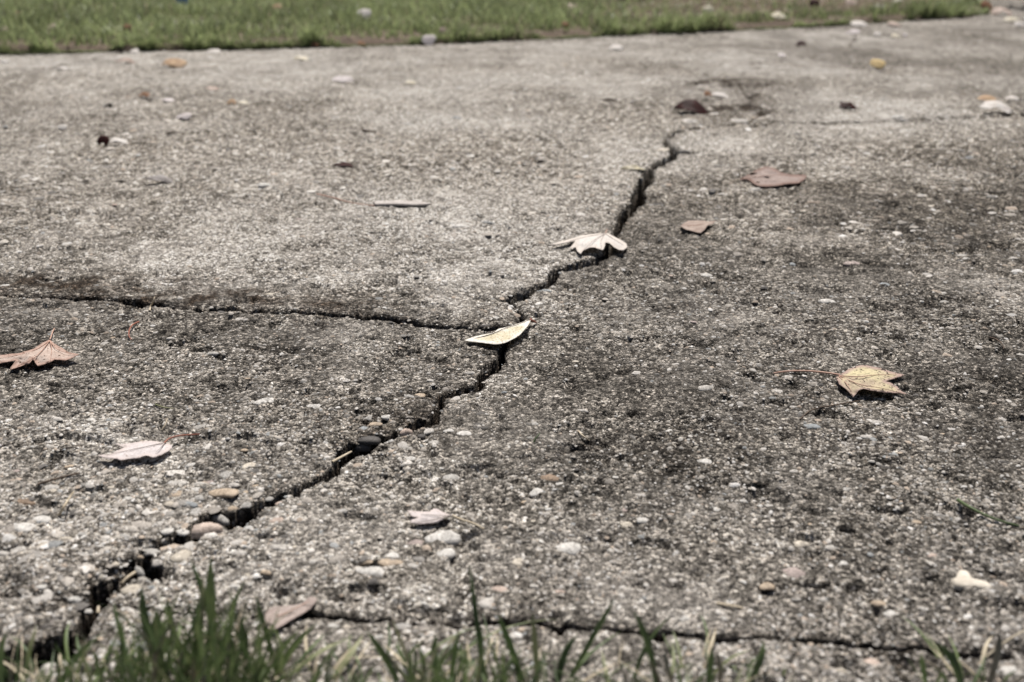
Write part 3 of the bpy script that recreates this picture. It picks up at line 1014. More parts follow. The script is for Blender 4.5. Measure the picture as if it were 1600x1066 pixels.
def traced_leaf(name, label, cat, org, sc, outline, inner, mat, stem=None, stem_mat=None, ribs=(), rib_mat=None, wrinkle=0.5, step=3.2, group=None, stem_r=0.0007, smooth=False):
    """outline: (zoom x, zoom y, height mm) in a zoomed view whose corner is org and whose scale is sc"""
    def cv(P):
        return [(org[0] + p[0] / sc, org[1] + p[1] / sc, p[2]) for p in P]
    O, I = cv(outline), cv(inner)
    if smooth:
        Q = []
        m_ = len(O)
        for i in range(m_):
            a, b, c, d = (np.array(O[(i + q) % m_]) for q in (-1, 0, 1, 2))
            for t in (0, .34, .67):
                Q.append(tuple(0.5 * ((2 * b) + (-a + c) * t + (2 * a - 5 * b + 4 * c - d) * t * t + (-a + 3 * b - 3 * c + d) * t ** 3)))
        O = Q
    ctrl = O + I
    cu, cv_ = np.mean([p[0] for p in O]), np.mean([p[1] for p in O])
    gz = float(np.mean([ground_z(p[0], p[1]) for p in O])) + 0.001
    # finer outline with slightly ragged margin
    pts = []
    n = len(O)
    for i in range(n):
        a, b = np.array(O[i]), np.array(O[(i + 1) % n])
        L = np.linalg.norm((a - b)[:2])
        m = max(1, int(L / step))
        for q in range(m):
            p = a + (b - a) * q / m
            if q:
                nrm = np.array([-(b - a)[1], (b - a)[0]]) / (L + 1e-9)
                p[:2] += nrm * random.uniform(-0.35, 0.35)
            pts.append((p[0], p[1]))
    ne = len(pts)
    us, vs_ = [p[0] for p in pts], [p[1] for p in pts]
    ring = [(p[0], p[1]) for p in pts]
    gu, gv = np.meshgrid(np.arange(min(us), max(us), step), np.arange(min(vs_), max(vs_), step * 0.6))
    gu, gv = gu.ravel() + rng.uniform(-.5, .5, gu.size), gv.ravel() + rng.uniform(-.3, .3, gv.size)
    ins = pip(gu, gv, ring)
    pa = np.array(pts)
    far = np.array([np.min(np.hypot(pa[:, 0] - a, 1.6 * (pa[:, 1] - b))) > step * .5 for a, b in zip(gu, gv)])
    ok = ins & far
    allp = [Vector(p) for p in pts] + [Vector((a, b)) for a, b in zip(gu[ok], gv[ok])]
    res = delaunay_2d_cdt(allp, [(i, (i + 1) % ne) for i in range(ne)], [], 1, 1e-4)
    vv, ff = res[0], [f for f in res[2] if len(f) == 3]
    pu, pv = np.array([p[0] for p in vv]), np.array([p[1] for p in vv])
    hh = idw(pu, pv, ctrl)
    nb = [set() for _ in range(len(pu))]
    for f in ff:
        for i in range(3):
            nb[f[i]].add(f[(i + 1) % 3])
            nb[f[(i + 1) % 3]].add(f[i])
    for _ in range(7):
        hh = np.array([0.4 * hh[i] + 0.6 * np.mean([hh[j] for j in nb[i]]) if nb[i] else hh[i] for i in range(len(hh))])
    rimd = np.array([np.min(np.hypot(pa[:, 0] - a, 1.8 * (pa[:, 1] - b))) for a, b in zip(pu, pv)])
    rimv = np.clip(1 - rimd / 13.0, 0, 1)
    hh = hh + wrinkle * fbm(pu / 14, pv / 8, 120, 3) * np.clip(hh / 3, 0.15, 1)
    hh = np.maximum(hh, 0.5)
    W = np.array([at(a, b, gz + h * 0.00075) for a, b, h in zip(pu, pv, hh)])
    for _ in range(2):
        zl, dl, _e = height(W[:, 0], W[:, 1])
        need = zl + 0.0034
        W = np.array([at(a, b, max(z_, q)) for a, b, z_, q in zip(pu, pv, W[:, 2], need)])
    root = bpy.data.objects.new(name, None)
    COL.objects.link(root)
    root.empty_display_size = 0.02
    cen = W.mean(0)
    root.location = (cen[0], cen[1], gz)
    tag(root, label, cat, group)
    ff = np.array([list(f) for f in ff])
    # make faces look upwards
    a, b, c = W[ff[:, 0]], W[ff[:, 1]], W[ff[:, 2]]
    up = np.cross(b - a, c - a)[:, 2] > 0
    ff[~up] = ff[~up][:, ::-1]
    bl = link('leaf_blade', mesh_from('leaf_blade', W - np.array(root.location), ff, mat, True, {'rim': rimv}), root)
    md = bl.modifiers.new('thickness', 'SOLIDIFY')
    md.thickness = 0.00035
    md.offset = -1
    def path(P, lift=0.0, surf=False):
        out = []
        for p in cv(P):
            h = p[2]
            if surf:
                h = float(idw(np.array([p[0]]), np.array([p[1]]), ctrl)[0]) + lift
            out.append(at(p[0], p[1], gz + h * 0.00075 + (0.0008 if surf else 0.0005)))
        return out
    if stem:
        tube('stem', path(stem), stem_r, stem_r * .8, stem_mat or STRAW, root)
    for rb in ribs:
        tube('vein', path([(p[0], p[1], 0) for p in rb], 0.25, True), 0.0005, 0.00018, rib_mat or STRAW, bl, 5, root)
    return root


# leaf colours
PALE = leaf_material('pale bleached leaf', (0.74, 0.71, 0.67), (0.62, 0.575, 0.53), trans=0.30, spots=0.35, spot=(0.44, 0.37, 0.31), rim=(0.66, 0.60, 0.54))
ROSE = leaf_material('pinkish white leaf', (0.70, 0.65, 0.64), (0.57, 0.52, 0.505), trans=0.30, spots=0.35, spot=(0.42, 0.35, 0.32), rim=(0.60, 0.53, 0.50))
TANL = leaf_material('pinkish tan leaf', (0.62, 0.52, 0.455), (0.50, 0.395, 0.335), spots=0.2, scale=60, rim=(0.42, 0.29, 0.235))
CREAM = leaf_material('cream leaf', (0.76, 0.71, 0.60), (0.64, 0.58, 0.42), spots=0.6, rim=(0.80, 0.76, 0.68), spot=(0.22, 0.18, 0.10), scale=60)
YELL = leaf_material('yellow and brown leaf', (0.62, 0.555, 0.35), (0.50, 0.41, 0.30), spots=0.9, rim=(0.41, 0.305, 0.26), spot=(0.05, 0.035, 0.03), scale=45)
MAUVE = leaf_material('mauve brown leaf', (0.40, 0.325, 0.29), (0.27, 0.215, 0.195), scale=60, spots=0.2, rim=(0.25, 0.17, 0.14))
BRONZE = leaf_material('light brown leaf', (0.46, 0.375, 0.32), (0.33, 0.255, 0.215), scale=60)
DRED = leaf_material('dark red leaf', (0.042, 0.011, 0.009), (0.02, 0.007, 0.006), scale=60, trans=0.12)
RUST = leaf_material('rusty leaf', (0.30, 0.165, 0.095), (0.19, 0.10, 0.06), scale=60)
GOLD = leaf_material('golden leaf', (0.70, 0.55, 0.29), (0.60, 0.46, 0.24), scale=60)
ORNG = leaf_material('orange tan leaf', (0.50, 0.36, 0.23), (0.38, 0.26, 0.17), scale=60)
BLACK = leaf_material('blackened leaf', (0.03, 0.024, 0.02), (0.015, 0.012, 0.01), scale=60)
GREYL = leaf_material('grey leaf', (0.38, 0.355, 0.34), (0.20, 0.18, 0.17), scale=60)
VEIN = noise_material('leaf vein', (0.34, 0.29, 0.26), (0.46, 0.41, 0.37), 200.0, 0.7, 0.0002)

Z9, Z66 = 8.883, 6.6625
traced_leaf('maple_leaf', 'pinkish tan dried maple leaf cut by the left edge of the frame', 'leaf', (0, 500), Z9,
    [(-220, 520, 3), (-100, 495, 4), (0, 487, 5), (270, 460, 7), (470, 400, 9), (600, 310, 9), (690, 270, 9), (760, 330, 8), (960, 450, 7), (1095, 475, 10), (1000, 530, 9), (900, 562, 8),
     (760, 548, 10), (690, 590, 10), (530, 640, 5), (495, 600, 8), (460, 540, 11), (410, 605, 8), (300, 640, 6), (250, 655, 4), (135, 695, 1.5), (150, 655, 4), (222, 560, 8), (120, 580, 5), (0, 605, 3), (-180, 625, 2)],
    [(600, 480, 14), (450, 500, 13), (820, 470, 10), (300, 530, 11), (690, 400, 12)], TANL,
    stem=[(695, 275, 9), (715, 220, 7), (735, 160, 3), (758, 120, 1)], stem_mat=PINKSTEM,
    ribs=[[(692, 285), (560, 450), (420, 560), (230, 650)], [(692, 285), (500, 410), (250, 490), (-80, 540)], [(692, 285), (720, 400), (700, 560)], [(692, 285), (800, 410), (1040, 480)]], rib_mat=PINKSTEM, wrinkle=1.2)
traced_leaf('maple_leaf', 'bleached white maple leaf arching over the main crack', 'leaf', (840, 320), Z9,
    [(940, 395, 8), (860, 395, 8), (720, 410, 8), (600, 430, 7), (480, 466, 7), (330, 508, 8), (165, 553, 8), (260, 556, 8), (400, 524, 8), (530, 492, 9), (480, 560, 5), (415, 620, 1.5), (530, 590, 7), (545, 640, 6), (600, 685, 2),
     (625, 640, 6), (720, 595, 12), (800, 595, 13), (850, 615, 10), (905, 630, 6), (935, 570, 11), (940, 525, 14), (1000, 535, 12), (1060, 590, 8), (1120, 625, 5), (1190, 635, 3), (1245, 590, 2), (1235, 540, 2), (1160, 490, 4), (1040, 430, 7), (980, 400, 8)],
    [(800, 500, 16), (680, 520, 14), (920, 460, 14), (1050, 510, 9)], PALE, stem=[(940, 400, 8), (950, 370, 6), (965, 345, 3)], stem_mat=PINKSTEM,
    ribs=[[(935, 400), (800, 480), (690, 580), (605, 670)], [(935, 400), (880, 500), (890, 610)], [(935, 400), (700, 440), (450, 500)], [(935, 400), (1060, 480), (1190, 560)]], rib_mat=VEIN, wrinkle=0.5)
r = traced_leaf('oval_leaf', 'cream oval leaf with dark midrib where the two cracks meet', 'leaf', (700, 460), Z9,
    [(235, 640, 1.5), (330, 598, 3), (480, 560, 5), (620, 535, 7), (700, 480, 6), (790, 460, 6), (900, 430, 6), (1020, 390, 6), (1140, 350, 6), (1125, 410, 9), (1060, 490, 9), (980, 575, 9), (880, 630, 9), (780, 675, 9), (660, 693, 9), (560, 682, 9), (390, 662, 8), (300, 655, 4)],
    [(640, 600, 9), (850, 530, 9)], CREAM, ribs=[[(240, 640), (430, 600), (620, 545), (800, 468), (960, 420), (1138, 352)]], rib_mat=TWIG, wrinkle=0.35, smooth=True)
tip = at(828, 503, ground_z(828, 503) + .005)
tube('curled_tip', [at(827.5, 500, ground_z(828, 503) + .007), at(832, 501.5, ground_z(828, 503) + .006), at(838, 504.5, ground_z(828, 503) + .002)], 0.0022, 0.0008, REDSTEM, r)
traced_leaf('maple_leaf', 'yellow and brown speckled maple leaf with long stem at right', 'leaf', (1200, 530), Z66,
    [(705, 400, 7), (770, 355, 7), (850, 305, 6), (920, 280, 5), (1000, 268, 5), (1080, 285, 5), (1170, 300, 4), (1240, 325, 4), (1310, 345, 3), (1420, 372, 2), (1330, 405, 5), (1220, 437, 9), (1290, 460, 7), (1340, 490, 6), (1380, 535, 4), (1450, 575, 1.5), (1350, 560, 5),
     (1210, 555, 7), (1130, 545, 8), (1060, 530, 10), (990, 515, 11), (940, 535, 9), (910, 575, 5), (885, 603, 1.5), (850, 560, 5), (810, 520, 7), (740, 470, 8)],
    [(950, 400, 14), (1100, 400, 12), (820, 420, 11), (1180, 500, 10), (920, 470, 12)], YELL, stem=[(745, 372, 8), (600, 350, 9), (400, 332, 10), (200, 335, 7), (60, 355, 1)], stem_mat=PINKSTEM,
    ribs=[[(740, 380), (950, 390), (1150, 370), (1380, 372)], [(740, 380), (950, 470), (1180, 510), (1420, 570)], [(740, 390), (830, 480), (884, 590)]], rib_mat=PINKSTEM, wrinkle=0.8, stem_r=0.0009)
traced_leaf('lobed_leaf', 'pinkish white flat leaf with red stem at lower left', 'leaf', (140, 660), Z9,
    [(110, 455, 4), (300, 440, 5), (400, 385, 5), (480, 345, 4), (440, 335, 4), (330, 290, 2), (430, 305, 3), (560, 290, 3), (700, 265, 3), (850, 255, 4), (1040, 280, 5), (1130, 310, 4), (1150, 350, 3), (1100, 395, 4), (1000, 450, 4), (890, 488, 3), (850, 480, 3.5), (820, 462, 5),
     (770, 460, 5), (700, 488, 4), (560, 505, 4.5), (430, 525, 5), (380, 500, 6), (280, 503, 6.5), (200, 490, 6)],
    [(700, 380, 7), (500, 430, 7), (950, 360, 7)], ROSE, stem=[(1035, 290, 5.5), (1110, 225, 6), (1250, 185, 6), (1400, 172, 3), (1530, 165, 1)], stem_mat=REDSTEM,
    ribs=[[(1030, 288), (950, 300), (600, 375), (210, 455)], [(1035, 292), (990, 345), (930, 410)]], rib_mat=VEIN, wrinkle=0.4)
traced_leaf('lobed_leaf', 'small pinkish white leaf with pale stem among pebbles near bottom centre', 'leaf', (600, 760), 7.614,
    [(275, 285, 2), (400, 298, 4), (540, 300, 4), (590, 262, 2), (640, 270, 3), (700, 305, 4), (820, 345, 3), (760, 362, 5), (720, 355, 6), (700, 395, 6), (640, 425, 5), (550, 440, 3.5), (420, 448, 2), (310, 430, 1.5), (330, 395, 3), (415, 372, 5), (330, 355, 3), (300, 325, 2)],
    [(560, 370, 7), (660, 340, 6.5)], ROSE, stem=[(815, 345, 3.5), (920, 395, 3), (1060, 440, 2), (1190, 505, 1)], stem_mat=STRAW,
    ribs=[[(800, 345), (640, 345), (440, 330)], [(760, 350), (600, 395), (400, 425)]], rib_mat=VEIN, wrinkle=0.5, stem_r=0.0008)
traced_leaf('oval_leaf', 'mauve brown oval leaf lying right of the crack', 'leaf', (1050, 230), Z66,
    [(700, 338, 1), (770, 300, 2), (860, 245, 3), (960, 205, 4), (1060, 215, 4), (1130, 260, 4), (1240, 285, 3), (1400, 295, 1), (1330, 370, 6), (1200, 385, 7), (1080, 405, 6), (980, 412, 4), (900, 405, 2), (830, 370, 2), (780, 335, 1.5)],
    [(1000, 310, 8), (1150, 330, 7)], MAUVE, stem=[(705, 338, 1.2), (660, 345, 1), (600, 352, 0.8)], stem_mat=STRAW, ribs=[[(720, 332), (950, 300), (1150, 292), (1380, 296)]], rib_mat=PINKSTEM, wrinkle=1.0, smooth=True)
traced_leaf('dry_leaf', 'light brown scrap of leaf right of the white maple leaf', 'leaf', (1050, 230), Z66,
    [(85, 820, 1.5), (170, 765, 3), (300, 765, 4), (390, 775, 5), (460, 770, 3), (420, 800, 8), (370, 815, 11), (340, 860, 9), (300, 895, 4), (230, 880, 3), (150, 860, 2)],
    [(270, 820, 8)], BRONZE, ribs=[[(100, 818), (250, 812), (440, 775)]], rib_mat=PINKSTEM, wrinkle=0.8)
traced_leaf('dry_leaf', 'pink brown curled leaf behind the grass tuft', 'leaf', (400, 900), 6.42,
    [(90, 380, 1), (180, 310, 2), (300, 300, 3), (450, 280, 3), (540, 210, 2), (610, 230, 2), (560, 310, 4), (480, 370, 4), (350, 440, 3), (180, 540, 1), (110, 500, 1)],
    [(350, 360, 5)], leaf_material('pink brown leaf', (0.44, 0.37, 0.335), (0.34, 0.275, 0.245), scale=60), ribs=[[(110, 440), (300, 370), (580, 230)]], rib_mat=PINKSTEM, wrinkle=0.8, smooth=True)

# ------------------------------------------------------------------ small leaves: (photo px x, px y of the foot, width px, height px)
SHAPES = {
    'oval': [(-.5, .42), (-.36, .18), (-.12, .04), (.12, 0), (.34, .12), (.5, .45), (.36, .78), (.1, .97), (-.16, 1), (-.38, .8)],
    'maple': [(-.5, .35), (-.28, .33), (-.38, .02), (-.1, .16), (.02, 0), (.12, .17), (.40, .05), (.28, .36), (.5, .42), (.3, .6), (.34, .9), (.1, .8), (0, 1), (-.12, .82), (-.36, .92), (-.28, .6)],
    'lance': [(-.5, .5), (-.3, .2), (0, .05), (.3, .15), (.5, .42), (.28, .8), (0, 1), (-.3, .85)],
    'scrap': [(-.5, .3), (-.2, .05), (.05, .2), (.3, 0), (.5, .4), (.3, .62), (.36, 1), (0, .8), (-.25, .95), (-.34, .6)],
}


def small_leaf(label, u, v, wpx, hpx, shape, mat, arch=0.35, yaw=None, z0=None, name='fallen_leaf', group=None):
    sc = scale_at(v)
    p = at(u, v)
    gz = ground_z(u, v) if z0 is None else z0
    if z0 is not None:
        p = at(u, v, z0)
    W_ = wpx / sc
    dep = dep_at(v)
    H_ = hpx / sc
    D = min(0.75 * W_, max(0.35 * W_, H_ / math.sin(dep) * 0.5))
    Zr = max((H_ - D * math.sin(dep)) / math.cos(dep), 0.10 * W_)
    base = SHAPES[shape]
    ring = []
    n = len(base)
    for i in range(n):
        a, b = base[i], base[(i + 1) % n]
        for t in (0, 0.34, 0.67):
            ring.append((a[0] + (b[0] - a[0]) * t + random.uniform(-.012, .012), a[1] + (b[1] - a[1]) * t + random.uniform(-.012, .012)))
    ne = len(ring)
    gu, gv = np.meshgrid(np.linspace(-.48, .48, 12), np.linspace(.03, .97, 12))
    gu, gv = gu.ravel() + rng.uniform(-.01, .01, gu.size), gv.ravel() + rng.uniform(-.01, .01, gv.size)
    ins = pip(gu, gv, ring)
    pa = np.array(ring)
    ok = ins & np.array([np.min(np.hypot(pa[:, 0] - a, pa[:, 1] - b)) > .03 for a, b in zip(gu, gv)])
    res = delaunay_2d_cdt([Vector(q) for q in ring] + [Vector((a, b)) for a, b in zip(gu[ok], gv[ok])], [(i, (i + 1) % ne) for i in range(ne)], [], 1, 1e-5)
    pu, pv = np.array([q[0] for q in res[0]]), np.array([q[1] for q in res[0]])
    ff = np.array([list(f) for f in res[2] if len(f) == 3])
    k = random.uniform(-1, 1)
    x = pu * W_
    y = (pv - 0.1) * D
    z = Zr * np.sin(np.clip(pv, 0, 1) * math.pi * 0.62) + arch * W_ * 0.35 * np.cos(pu * math.pi) + 0.05 * W_ * fbm(pu * 3 + u, pv * 3 + v, 130, 2) + k * 0.10 * W_ * pu
    z -= z.min() - 0.0006
    P = np.stack([x, y, z], 1)
    a, b, c = P[ff[:, 0]], P[ff[:, 1]], P[ff[:, 2]]
    upm = np.cross(b - a, c - a)[:, 2] > 0
    ff[~upm] = ff[~upm][:, ::-1]
    o = link(name, mesh_from(name, P, ff, mat), None, (p[0], p[1], gz))
    o.rotation_euler[2] = random.uniform(-.35, .35) if yaw is None else yaw
    md = o.modifiers.new('thickness', 'SOLIDIFY')
    md.thickness = 0.0005
    md.offset = -1
    tag(o, label, 'leaf', group)
    return o


LG = 'leaves scattered on the far concrete'
for a in [
    ('yellow brown leaf humped on concrete below the lawn at left', 271, 107, 40, 14, 'oval', ORNG),
    ('flat pale leaf near the left joint below the lawn', 95, 110, 22, 5, 'lance', PALE),
    ('pale leaf on concrete at the far left edge below the lawn', 5, 99, 16, 6, 'lance', PALE),
    ('white leaf against the lawn edge left of centre left', 207, 84, 18, 7, 'lance', PALE),
    ('curled white leaf touching the lawn edge above the yellow brown leaf', 335, 82, 22, 8, 'oval', PALE),
    ('thin brown leaf lying just under the lawn edge at left', 196, 100, 32, 5, 'lance', BRONZE),
    ('small orange brown leaf below the yellow brown leaf', 224, 155, 20, 8, 'scrap', RUST),
    ('small orange leaf beside a pale pebble left of centre', 362, 165, 16, 8, 'scrap', ORNG),
    ('pale leaf scrap right of the small orange leaf', 380, 164, 18, 6, 'lance', CREAM),
    ('white lilac leaf on concrete in the upper left', 284, 189, 28, 11, 'oval', ROSE),
    ('faint pale leaf just above the white lilac leaf', 262, 160, 22, 5, 'lance', ROSE),
    ('pale pink scrap of leaf left of the curled white leaf', 332, 141, 20, 6, 'lance', TANL),
    ('small white leaf with orange end at upper left', 97, 204, 15, 8, 'oval', PALE),
    ('dark reddish leaf standing on edge at upper left', 161, 233, 22, 19, 'scrap', DRED),
    ('white leaf beside the standing dark reddish leaf', 184, 232, 32, 8, 'lance', PALE),
    ('small black leaf fragment at upper left', 168, 171, 16, 7, 'scrap', BLACK),
    ('curled grey leaf with dark underside left of centre', 250, 291, 46, 11, 'lance', GREYL),
    ('thin dark red brown leaf above the flat stick', 535, 268, 36, 6, 'lance', DRED),
    ('curled white leaf on concrete below the lawn, centre left', 535, 128, 36, 11, 'lance', ROSE),
    ('pale pinkish leaf close under the lawn edge, centre left', 468, 95, 26, 7, 'oval', CREAM),
    ('rusty leaf tucked against the lawn edge', 493, 76, 14, 9, 'scrap', RUST),
    ('tan leaf pair end against the lawn edge', 522, 72, 20, 10, 'scrap', ORNG),
    ('small rust red leaf on the lawn edge', 565, 73, 13, 6, 'scrap', RUST),
    ('white leaf standing up at the lawn edge', 669, 71, 24, 17, 'oval', ROSE),
    ('brown curled leaf standing next to the white one at the lawn edge', 694, 65, 20, 22, 'scrap', BRONZE),
    ('pale leaf on concrete left of centre top', 642, 131, 18, 6, 'lance', CREAM),
    ('bright white leaf on concrete right of centre top', 961, 80, 27, 9, 'lance', PALE),
    ('dark red brown peaked leaf above the top of the main crack', 1080, 179, 56, 20, 'lance', DRED, 0.7),
    ('white leaf just above the dark red peaked leaf', 1126, 153, 28, 9, 'lance', PALE),
    ('small red leaf bit left of the white leaf near the crack top', 1107, 153, 14, 8, 'scrap', RUST),
    ('dark red curled leaf right of the crack top', 1326, 173, 30, 10, 'scrap', DRED),
    ('golden yellow oval leaf alone on the upper right concrete', 1372, 109, 25, 15, 'oval', GOLD),
    ('small dark red leaf below the lawn at right', 1252, 73, 17, 8, 'scrap', DRED),
    ('faint pale leaf left of the golden leaf', 1225, 89, 16, 6, 'lance', ROSE),
    ('white leaf pile top at the lawn edge on the right', 1346, 42, 30, 10, 'oval', PALE),
    ('white leaf below the pile at the lawn edge on the right', 1333, 53, 24, 8, 'lance', ROSE),
    ('pinkish tan leaf by the lawn edge right of the white pile', 1402, 43, 28, 8, 'lance', TANL),
    ('pale scrap under the lawn edge right of the white pile', 1370, 56, 13, 6, 'oval', PALE),
    ('pale scrap under the pinkish tan leaf', 1401, 59, 15, 6, 'oval', CREAM),
    ('small pale scrap right of the one under the pinkish tan leaf', 1416, 57, 10, 5, 'oval', ROSE),
    ('orange tan arched leaf at the right edge above the far joint', 1551, 157, 42, 10, 'lance', ORNG),
    ('pale leaf touching the right end of the orange tan arched leaf', 1583, 159, 22, 7, 'lance', PALE),
    ('white curled leaf just above the far joint at right', 1556, 179, 52, 13, 'scrap', PALE),
    ('yellowish leaf on pavement in the top right corner', 1584, 36, 26, 8, 'lance', CREAM),
    ('white leaf at the frame edge in the top right corner', 1594, 43, 18, 8, 'oval', PALE),
    ('pinkish leaf heap where the lawn ends at top right', 1566, 24, 34, 11, 'scrap', TANL),
    ('pale orange leaf lying across the crack above the white maple leaf', 990, 272, 42, 6, 'lance', CREAM),
]:
    small_leaf(*a, group=LG)
LZ = 0.034
for a in [
    ('white leaf standing in the lawn left of centre', 571, 33, 21, 17, 'oval', PALE),
    ('tan leaf in the lawn near the top edge', 432, 18, 16, 10, 'lance', ORNG),
    ('orange leaf in the lawn near the top left corner', 30, 28, 12, 9, 'oval', ORNG),
    ('rust brown leaf in the lawn at left', 200, 53, 14, 12, 'scrap', RUST),
    ('brown leaf sunk in the lawn at far left', 80, 50, 14, 10, 'scrap', BRONZE),
    ('pink leaf in the lawn right of centre', 892, 16, 20, 9, 'oval', TANL),
    ('rusty leaf in the lawn edge right of centre', 884, 44, 12, 8, 'scrap', RUST),
    ('dark red leaf at the top edge in the dry lawn', 970, 5, 16, 8, 'scrap', DRED),
    ('pale yellow leaf upright in the dry lawn', 1106, 25, 18, 15, 'lance', CREAM),
    ('yellow leaf in the lawn edge left of the dark red one', 1220, 30, 24, 10, 'lance', CREAM),
    ('dark red leaf in the dry lawn at right', 1273, 13, 17, 12, 'scrap', DRED),
    ('pinkish leaf in the dry lawn at right', 1330, 9, 16, 9, 'oval', TANL),
    ('pale leaf in the lawn above the white leaf pile', 1373, 16, 14, 8, 'oval', ROSE),
    ('pale leaf at the top edge right of the pinkish lawn leaf', 1402, 6, 16, 7, 'lance', PALE),
    ('dark red leaf on the far corner of the lawn', 1518, 6, 20, 10, 'scrap', DRED),
    ('rusty leaf on the lawn corner beside the dark red one', 1541, 17, 18, 13, 'scrap', RUST),
    ('brown leaf lying low in the lawn at far left edge', 4, 52, 14, 8, 'scrap', BRONZE),
]:
    small_leaf(*a, z0=LZ, group='leaves lying in the lawn')

# ------------------------------------------------------------------ twigs, stems, chips
def strand(name, label, cat, P, r0, r1, mat, lift=0.0008):
    pts = []
    for q in P:
        gz = ground_z(q[0], q[1])
        pts.append(at(q[0], q[1], gz + (q[2] * 0.001 if len(q) > 2 else lift)))
    return tag(tube(name, pts, r0, r1, mat), label, cat)


strand('leaf_stem', 'short red curled stem above the left maple leaf', 'stem', [(217, 503, 1), (207, 508, 4), (202, 517, 5), (202, 526, 3), (206, 531, 1)], .0009, .0006, REDSTEM)
strand('leaf_stem', 'pale stem standing across the left joint', 'stem', [(234, 486, 1), (236, 478, 6), (240, 470, 10), (242, 464, 12)], .0010, .0006, STRAW)
strand('leaf_stem', 'long thin reddish stem left of the flat stick', 'stem', [(495, 303), (520, 309, 3), (550, 317, 3), (585, 322)], .0011, .0007, PINKSTEM)
strand('leaf_stem', 'pale straw stem leaning on pebbles at lower left', 'stem', [(92, 806, 1), (100, 792, 4), (108, 779, 7), (116, 768, 8)], .0010, .0006, STRAW)
strand('leaf_stem', 'pale thin stem behind the red stemmed leaf', 'stem', [(254, 672, 1), (258, 664, 3), (262, 654, 4)], .0007, .0005, STRAW)
strand('leaf_stem', 'thin brown stem at the left below the red stemmed leaf', 'stem', [(60, 757), (85, 749, 3), (125, 739)], .0008, .0006, TWIG)
strand('leaf_stem', 'pale thread of stem right of the crack', 'stem', [(903, 673), (912, 682, 3), (926, 692)], .0006, .0005, STRAW)
strand('leaf_stem', 'pale straw lodged in the main crack', 'stem', [(519, 722, 1), (534, 714, 2), (549, 706, 2)], .0010, .0008, STRAW)
strand('leaf_stem', 'short straw in the wide crack at lower left', 'stem', [(192, 911, 1), (200, 902, 3), (212, 894, 3)], .0011, .0009, STRAW)
strand('leaf_stem', 'small straw beside the crack above the grass tuft', 'stem', [(153, 958, 1), (154, 948, 3)], .0010, .0008, STRAW)
strand('leaf_stem', 'thin curved stem in front of the yellow leaf', 'stem', [(1250, 655), (1270, 640, 2), (1310, 632, 2), (1345, 626)], .0006, .0005, TWIG)
strand('leaf_stem', 'dark hooked stem at right above the yellow leaf', 'stem', [(1545, 527), (1556, 530, 4), (1566, 538, 3), (1568, 546)], .0007, .0005, TWIG)
strand('leaf_stem', 'pale straw lying on the lower right concrete', 'stem', [(1120, 943), (1140, 946, 1.5), (1160, 950)], .0009, .0007, STRAW)
strand('twig', 'short dark twig on the upper left concrete', 'twig', [(262, 208), (276, 207, 4), (289, 209)], .0016, .0010, TWIG)
strand('twig', 'dark twig on the upper centre concrete', 'twig', [(942, 157), (955, 156, 4), (965, 157)], .0030, .0015, TWIG)
strand('twig', 'short twig with rust end on the upper concrete', 'twig', [(566, 203), (576, 205, 4), (588, 206)], .0026, .0014, TWIG)
strand('loose_grass_leaf', 'loose green grass blade lying at the right edge', 'grass blade', [(1496, 781, 3), (1510, 790, 4), (1535, 803, 3), (1560, 813, 2), (1592, 822, 1)], .0013, .0006, BLADEGREEN)
strand('loose_grass_leaf', 'tiny green grass blade right of the main crack', 'grass blade', [(834, 691, 1), (838, 684, 4), (844, 677, 6)], .0009, .0004, BLADEGREEN)
strand('loose_grass_leaf', 'thin green blade lying left of the white flake', 'grass blade', [(243, 632), (258, 637, 1.5), (276, 639)], .0007, .0004, BLADEGREEN)


def strip(name, label, cat, P, wd, th, mat):
    """a flat split stick: P = (u, v, height mm)"""
    V, T = [], []
    pts = [at(u, v, ground_z(u, v) + h * .001) for u, v, h in P]
    n = len(pts)
    for i, p in enumerate(pts):
        d = pts[min(i + 1, n - 1)] - pts[max(i - 1, 0)]
        d /= np.linalg.norm(d)
        s1 = np.cross((0, 0, 1), d)
        w_ = wd * (0.75 if i in (0, n - 1) else 1.0)
        for (a, b) in ((-1, 0), (1, 0), (1.0, .8), (.6, 1), (-.6, 1), (-1, .8)):
            V.append(p + s1 * a * w_ / 2 + np.array([0, 0, b * th]))
    k = 6
    for i in range(n - 1):
        for j in range(k):
            T.append([i * k + j, i * k + (j + 1) % k, (i + 1) * k + (j + 1) % k, (i + 1) * k + j])
    V = np.array(V)
    org = np.array([V[:, 0].mean(), V[:, 1].mean(), V[:, 2].min()])
    me = bpy.data.meshes.new(name)
    me.from_pydata((V - org).tolist(), [], [t[::-1] for t in T] + [list(range(k)), [(n - 1) * k + j for j in range(k)][::-1]])
    me.materials.append(mat)
    return tag(link(name, me, None, org), label, cat)


WOODG = noise_material('weathered wood', (0.27, 0.24, 0.215), (0.44, 0.405, 0.375), 220.0, 0.8, 0.0005)
strip('stick', 'flat grey stick lying on the concrete left of centre', 'stick', [(585, 320, 1.5), (605, 319, 2), (630, 319, 1.5), (650, 320.2, 1.5), (660, 319.6, 1.5), (668, 320, 1.2)], 0.019, 0.0035, WOODG)


